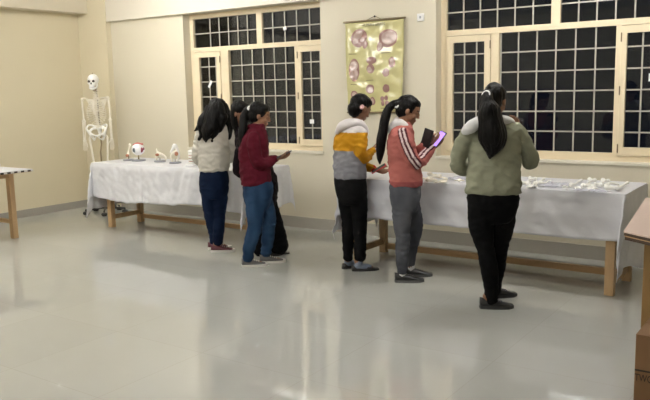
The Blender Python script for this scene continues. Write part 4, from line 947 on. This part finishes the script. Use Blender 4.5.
def person(key, label, top_name, top_color, leg_name, leg_color, shoe_col, sole_col, sock=None, hair_list=None, wr=1.0,
           palms=None, hood_col=None, tie=None, seed=1, cap=None, leg_mat='denim', shoe_kind='sneaker', skirt=None):
    D = PEOPLE[key]; root = thing('person', (D['root'][0], D['root'][1], 0), label, 'person')
    hc = Vector(D['head']['c']); f, l, u = frame(D['head']['yaw'], D['head']['pitch']); A = (f, l, u)
    def hp(a, b, c): return hc + f * a + l * b + u * c
    # ---- body: one continuous figure
    g = [ell_geo(hp(-.008, 0, .018), (.094, .074, .088), A, 20, 14), ell_geo(hp(.018, 0, -.045), (.062, .056, .062), A, 18, 12), ell_geo(hp(.052, 0, -.092), (.028, .026, .020), A),
         ell_geo(hp(.082, 0, -.018), (.018, .011, .026), A), ell_geo(hp(.093, 0, -.033), (.014, .013, .010), A), ell_geo(hp(.074, 0, -.062), (.015, .022, .0075), A), ell_geo(hp(.072, 0, -.073), (.014, .019, .0075), A),
         ell_geo(hp(.074, 0, .018), (.014, .045, .010), A)]
    for s in (-1, 1):
        g.append(ell_geo(hp(-.008, s * .076, -.012), (.018, .008, .028), A)); g.append(ell_geo(hp(.05, s * .036, -.035), (.026, .022, .024), A)); g.append(ell_geo(hp(.072, s * .031, .0), (.012, .013, .009), A))
    nk = [list(p) for p in D['neck']]
    g.append(tube_geo(nk, 14, 2))
    tr = [[a, b, c, sa * .86, sb * .82, y] for a, b, c, sa, sb, y in D['torso']][1:]
    g.append(ring_geo(tr + [], 24, 2)); g.append(ring_geo([[a, b, c, sa * .88, sb * .86, y] for a, b, c, sa, sb, y in D['hips']][::-1], 24, 2))
    for k, lg in enumerate(D['legs']):
        P = [[*p[:3], p[3] * .72] for p in lg]; ft = D['feet'][k]; h = Vector(ft['heel']); to = Vector(ft['toe']); dd = (to - h).normalized()
        P[-1][3] = .036; ank = h + dd * .045; P.append([ank.x, ank.y, .085, .034]); g.append(tube_geo(P, 12, 2))
        g.append(tube_geo([(*(h + dd * .045)[:2], .04, .022), (*(h + dd * .11)[:2], .034, .018), (*(h + dd * .17)[:2], .028, .013)], 10, 2))
    for k, am in enumerate(D['arms']):
        pts = [[*p[:3], p[3] * .68] for p in am['pts']]; pts[-1][3] = .024; pts[-2][3] = .028
        wv = Vector(pts[-1][:3]); d = (wv - Vector(pts[-2][:3])).normalized()
        pa = palms[k] if palms else None
        if pa and pa.get('dir'): d = Vector(pa['dir']).normalized()
        wv2 = wv + d * .018; pts.append([*wv2, .022]); g.append(tube_geo(pts, 12, 2))
        pn = Vector(pa['n']) if pa and pa.get('n') else (hc - wv)
        g += hand_geo(wv2, d, pn, pa.get('thumb', 1) if pa else (1 if k else -1), (pa or {}).get('curl', 1.0))
    eyes = [hp(.084, s * .031, -.001) for s in (-1, 1)]; brow = [hp(.086, s * .031, .018) for s in (-1, 1)]; lips = hp(.086, 0, -.067)
    def skin_col(co):
        c = np.tile(SK, (len(co), 1))
        d = np.linalg.norm((co - np.array(lips)) / np.array([1, 1, 1]), axis=1); c[d < .016] = (.25, .075, .06)
        for e_ in eyes: c[np.linalg.norm(co - np.array(e_), axis=1) < .011] = (.03, .018, .015)
        for e_ in brow:
            q_ = co - np.array(e_); c[(abs(q_ @ np.array(l)) < .018) & (abs(q_ @ np.array(u)) < .004) & (np.linalg.norm(q_, axis=1) < .03)] = (.03, .016, .012)
        return c
    union('body', g, M['skin'], root, .0045, 2, color=skin_col)
    # ---- top
    arms = D['arms']; gt = [ring_geo(D['torso'], 32, 4)]
    for am in arms: gt.append(tube_geo(am['pts'][:-1] + [[*(np.array(am['pts'][-1][:3]) * .8 + np.array(am['pts'][-2][:3]) * .2), am['pts'][-1][3] * 1.15]], 14, 3))
    rnd = seed * 7.7
    def wrk(p):
        P = Vector(p)
        n1 = noise.noise(Vector((P.x * 9 + rnd, P.y * 9, P.z * 17))); n2 = noise.noise(Vector((P.x * 20, P.y * 20 + rnd, P.z * 34)))
        ridge = (1 - abs(n1) * 2.4) * .5
        n3 = noise.noise(Vector(((P.x + P.y) * 6 + P.z * 9, rnd, P.z * 12 - (P.x - P.y) * 7)))
        return wr * (.010 * ridge + .004 * n2 + .007 * (.5 - abs(n3) * 2))
    tp = union(top_name, gt, M['knit'], root, .0065, 2, color=(lambda co: top_color(co, D)), disp=wrk)
    if key in HOOD and hood_col is not None:
        union('hood' if key in 'DEF' else 'collar', [tube_geo(h_, 12, 3) for h_ in HOOD[key]], M['knit'], tp, .006, 3, color=lambda co: np.tile(np.array(hood_col), (len(co), 1)),
              disp=lambda p: .004 * noise.noise(Vector(p) * 22 + Vector((rnd, 0, 0))))
    # ---- trousers
    gl = [ring_geo(D['hips'][::-1], 28, 3)] + [tube_geo(x, 16, 4) for x in D['legs']]
    if skirt: gl += skirt
    def lw(p):
        P = Vector(p); n1 = noise.noise(Vector((P.x * 7 + rnd, P.y * 7, P.z * 20))); low = max(0, .35 - P.z) * 2
        return .004 * (1 - abs(n1) * 2.2) * (1 + low) + .002 * noise.noise(P * 30)
    union(leg_name, gl, M[leg_mat], root, .007, 12, color=lambda co: leg_color(co, D), disp=lw)
    # ---- shoes
    for k, ft in enumerate(D['feet']):
        h = Vector(ft['heel']); to = Vector(ft['toe']); h.z = to.z = 0; d = (to - h); d.normalize(); L = .245; n = Vector((-d.y, d.x, 0))
        h = h - d * .01
        sh = MB(); so = MB(); N = 13; prof = []
        for q_ in range(N):
            t_ = q_ / (N - 1); wd = ft['w'] * (.62 + .55 * math.sin(min(1, t_ * 1.15) * math.pi * .62) ** 1.0) * (1 - .0 * t_)
            if t_ < .08: wd *= .82
            if t_ > .86: wd *= (1 - (t_ - .86) * 3.9)
            if shoe_kind == 'flat': ht = .055 - .012 * math.sin(t_ * math.pi) if t_ < .12 else (.030 + .012 * math.cos(t_ * 6) if t_ < .55 else .038 - .028 * (t_ - .55) / .45)
            else: ht = (ft['h'] - .012 * t_ * 4) if t_ < .4 else (ft['h'] - .02 - (t_ - .4) * .075)
            if t_ > .93: ht *= .72
            prof.append((t_, wd, ht))
        z0 = .018 if shoe_kind == 'sneaker' else .008
        for (t_, wd, ht) in prof:
            c = h + d * (L * t_)
            for q_ in range(9):
                a = math.pi * q_ / 8; sh.v.append(tuple(c + n * (wd * math.copysign(abs(math.cos(a)) ** .7, math.cos(a))) + Vector((0, 0, z0 + (ht - z0) * math.sin(a) ** .8))))
        for i in range(N - 1):
            for q_ in range(8): sh.f.append((i * 9 + q_, i * 9 + q_ + 1, (i + 1) * 9 + q_ + 1, (i + 1) * 9 + q_))
            sh.f.append((i * 9, (i + 1) * 9, (i + 1) * 9 + 8, i * 9 + 8))
        sh.f.append(tuple(range(9))); sh.f.append(tuple((N - 1) * 9 + q_ for q_ in range(9))[::-1])
        so_pts = [h + d * (L * t_) + n * (wd * 1.06) for t_, wd, _ in prof] + [h + d * (L * t_) - n * (wd * 1.06) for t_, wd, _ in prof[::-1]]
        so.prism([(p.x, p.y) for p in so_pts], .0, z0 + .004)
        s_o = sh.build('shoe', shoe_col, root, True); so.build('sole', sole_col, s_o)
        if shoe_kind == 'sneaker':
            lc = MB()
            for q_ in range(4):
                tt = .42 + q_ * .075; ht = ft['h'] - .014 - (tt - .4) * .075 if tt > .4 else ft['h']; c = h + d * (L * tt)
                lc.tube([(*(c - n * .020)[:2], ht - .004, .003), (*c[:2], ht + .001, .003), (*(c + n * .020)[:2], ht - .004, .003)], 6)
            lc.build('laces', sole_col if shoe_col is not M['black_plastic'] else M['phone_grey'], s_o)
        if sock:
            a = h + d * .06; lp = D['legs'][k][-1]
            m2 = MB().tube([(a.x, a.y, .05, .034), (a.x * .7 + lp[0] * .3, a.y * .7 + lp[1] * .3, min(.10, lp[2]), .036), (a.x * .4 + lp[0] * .6, a.y * .4 + lp[1] * .6, min(.125, lp[2] + .01), .037)], 12, 3)
            if shoe_kind == 'flat': m2.tube([(*(a - d * .02)[:2], .035, .03), (*(a + d * .06)[:2], .032, .03), (*(a + d * .10)[:2], .026, .025)], 10, 2)
            m2.build('sock', sock, root, True)
    # ---- hair
    gh = [ell_geo(hp(-.022, 0, .032), (.098, .084, .088), A, 20, 14), ell_geo(hp(-.045, 0, -.012), (.066, .076, .075), A, 18, 12), ell_geo(hp(-.002, 0, .062), (.084, .074, .052), A, 18, 12)]
    for h_ in HAIR[key]: gh.append(tube_geo(h_, 14, 3))
    def hd(p):
        P = Vector(p); return .004 * noise.noise(Vector((P.x * 45, P.y * 45, P.z * 5 + rnd))) + (.022 if key in 'A' else .012 if key == 'F' else .005) * noise.noise(Vector((P.x * 14, P.y * 14, P.z * 9 + rnd)))
    ho = union('hair', gh, M['hair'], root, .006, 2, disp=hd)
    if tie:
        tc, tm, tr_, nm = tie
        MB().tube([(*(Vector(tc) + Vector((math.cos(a) * tr_, math.sin(a) * tr_ * .6, math.sin(a) * tr_))), .009) for a in [k * math.pi / 4 for k in range(9)]], 8, 2).build(nm, tm, ho, True)
    return root

# colours (linear)
def flat(c): return lambda co, D: np.tile(np.array(c), (len(co), 1))
def on_sleeve(co, D, k, loose=False):
    pts = D['arms'][k]['pts']; d = np.full(len(co), 9.)
    for a, b in zip(pts[:-1], pts[1:]): d = np.minimum(d, seg_dist(co, a, b)[0] - max(a[3], b[3]))
    # distance to torso axis normalised
    R_ = D['torso']; z = np.array([q_[2] for q_ in R_]); o = np.argsort(z)
    cx = np.interp(co[:, 2], z[o], np.array([q_[0] for q_ in R_])[o]); cy = np.interp(co[:, 2], z[o], np.array([q_[1] for q_ in R_])[o])
    sa = np.interp(co[:, 2], z[o], np.array([q_[3] for q_ in R_])[o]); sb = np.interp(co[:, 2], z[o], np.array([q_[4] for q_ in R_])[o])
    yw = math.radians(R_[3][5]); dx, dy = co[:, 0] - cx, co[:, 1] - cy
    ff = dx * math.cos(yw) + dy * math.sin(yw); ss = -dx * math.sin(yw) + dy * math.cos(yw)
    e = (ff / sb) ** 2 + (ss / sa) ** 2
    if loose: return d < .008
    return (d < .014) & (e > 1.18)
def col_D(co, D):
    c = np.tile(np.array((.19, .19, .21)), (len(co), 1))
    c[co[:, 2] > 1.085] = (.42, .20, .010)
    for k in (0, 1): c[on_sleeve(co, D, k, k == 1)] = (.42, .20, .010)
    c[co[:, 2] > 1.245 ] = (.66, .62, .62)
    end = np.array(D['arms'][0]['pts'][-1][:3]); c[np.linalg.norm(co - end, axis=1) < .035] = (.45, .02, .02)
    return c
def col_E(co, D):
    c = np.tile(np.array((.36, .115, .10)), (len(co), 1))
    for k in (0, 1):
        sl = on_sleeve(co, D, k); pts = D['arms'][k]['pts']; best = np.full(len(co), 9.); uu = np.zeros(len(co)); ww = np.zeros(len(co))
        cd = np.array((.2, -1., .15)) if k == 0 else np.array((-.2, 1., .15)); cd /= np.linalg.norm(cd)
        for a, b in zip(pts[:-1], pts[1:]):
            d, q_ = seg_dist(co, a, b); t_ = np.array(b[:3]) - np.array(a[:3]); t_ /= np.linalg.norm(t_); lat = np.cross(t_, cd); lat /= np.linalg.norm(lat)
            m_ = d < best; best[m_] = d[m_]; uu[m_] = ((co - q_) @ lat)[m_]; ww[m_] = ((co - q_) @ cd)[m_]
        near = (best < .085) & (ww > .015) & (co[:, 2] < 1.33)
        uu = uu + .012
        blk = near & (abs(uu) < .036); c[blk] = (.07, .012, .02)
        wht = near & (((abs(uu) > .008) & (abs(uu) < .024))); c[wht] = (.62, .50, .50)
        end = np.array(pts[-1][:3]); c[np.linalg.norm(co - end, axis=1) < .03] = (.16, .02, .03)
    lo = co[:, 2] < (D['torso'][1][2] + .012); c[lo] = (.27, .07, .07)
    return c
def col_F(co, D):
    c = np.tile(np.array((.225, .23, .165)), (len(co), 1)); return c
def denim(a, b):
    def fn(co, D):
        c = np.empty((len(co), 3)); n = np.array([noise.noise(Vector((p[0] * 12, p[1] * 12, p[2] * 5))) for p in co]); t = np.clip(.5 + n, 0, 1)[:, None]
        return np.array(a) * (1 - t) + np.array(b) * t
    return fn

def mm(name, c, r=.6): 
    if name not in M: M[name] = mat(name, c, r)
    return M[name]
person('F', 'girl in an olive jumper and black trousers seen from behind at the bone table', 'olive_jumper', col_F, 'black_trousers', flat((.0025, .0025, .003)),
       M['black_plastic'], mm('dark rubber', (.03, .03, .03)), sock=M['black_plastic'], hood_col=(.62, .62, .62), tie=(TIE['F'], M['white_plastic'], .024, 'hair_tie'), seed=1,
       palms=[dict(n=(0, -1, .3), dir=(.3, .5, .8), thumb=1), dict(n=(-.4, -.8, .3), dir=(-.1, .1, 1), thumb=-1)])
person('E', 'girl in a pink striped sleeve jacket and grey jeans holding up two phones', 'pink_jacket', col_E, 'grey_jeans', denim((.05, .053, .065), (.09, .094, .108)),
       M['black_plastic'], mm('dark grey rubber', (.08, .08, .08)), sock=M['sock_white'], hood_col=(.60, .58, .58), tie=(TIE['E'], M['white_plastic'], .018, 'hair_tie'), seed=2, wr=1.1,
       palms=[dict(n=(-.3, .75, .5), dir=(.45, .3, .65), thumb=1, curl=1.2), dict(n=(.3, -.6, .4), dir=(.5, .3, .7), thumb=1, curl=1.2)])
person('D', 'girl in a white, mustard and grey colour block jacket with a hair bun', 'colour_block_jacket', col_D, 'black_trousers', flat((.0025, .0025, .003)),
       M['black_plastic'], mm('black rubber', (.012, .012, .012)), sock=M['sock_blue'], hood_col=(.66, .62, .62), tie=(TIE['D'], mm('pale pink clip', (.62, .36, .36)), .012, 'hair_clip'), seed=3, shoe_kind='flat')
person('C', 'girl in a maroon jumper and blue jeans looking at a dark phone', 'maroon_jumper', flat((.078, .006, .014)), 'blue_jeans', denim((.010, .028, .066), (.024, .056, .115)),
       mm('grey mesh fabric', (.11, .105, .105), .8), mm('off white rubber', (.62, .60, .56), .5), hood_col=(.078, .006, .014), tie=(TIE['C'], M['white_plastic'], .012, 'hair_tie'), seed=4,
       palms=[dict(n=(0, 0, 1), dir=(.8, .55, .15), thumb=1), dict(n=(0, 0, 1), dir=(.9, .2, .15), thumb=-1)])
person('B', 'girl in loose black clothes half hidden behind the maroon jumper girl', 'black_kurta', flat((.006, .003, .005)), 'black_trousers', flat((.003, .003, .004)),
       M['black_plastic'], mm('black rubber', (.012, .012, .012)), seed=5, shoe_kind='flat')
person('A', 'girl in a cream jumper and navy trousers with loose wavy hair at the left table', 'cream_jumper', flat((.55, .52, .46)), 'navy_trousers', denim((.0025, .007, .024), (.005, .013, .038)),
       mm('maroon shoe leather', (.10, .02, .03), .6), mm('off white rubber', (.62, .60, .56), .5), seed=6, wr=1.1)

# ================================================================== PHONES
def phone(key, label, shell, screen=None, thick=.009, name='mobile_phone', cat='phone'):
    a, b, wd, hint = PHONES[key]; a = Vector(a); b = Vector(b); L = .15; c = (a + b) / 2
    y = (b - a).normalized(); n = Vector(hint); n = (n - y * n.dot(y)).normalized(); x = y.cross(n)
    t = thing(name, c, label, cat); t.rotation_euler = Matrix((x, y, n)).transposed().to_euler()
    MB().box(-wd / 2, wd / 2, -L / 2, L / 2, -thick / 2, thick / 2).build('phone_body', shell, t, bevel=.003)
    MB().box(-wd / 2 + .004, wd / 2 - .004, -L / 2 + .008, L / 2 - .008, thick / 2, thick / 2 + .0008).build('phone_screen', screen or M['phone'], t)
    MB().box(-wd / 2 + .008, -wd / 2 + .028, L / 2 - .035, L / 2 - .01, -thick / 2 - .0015, -thick / 2).build('camera_bump', M['phone'], t)
    return t
phone('E_purple', 'phone with a lit purple screen in the right hand of the pink jacket girl', M['phone_grey'], M['screen'])
phone('E_black', 'black phone in an open flap case in the left hand of the pink jacket girl', M['wallet'], M['wallet'], thick=.016)
phone('C_dark', 'dark phone held flat by the maroon jumper girl', M['phone_grey'])
phone('D_red', 'red phone held low by the girl in the mustard and grey jacket', M['red'])
phone('D_dark', 'dark phone with a pale screen held by the girl in the mustard jacket', M['phone'], M['screen_white'])
phone('F_dark', 'dark phone held up in front of the olive jumper girl', M['phone'])
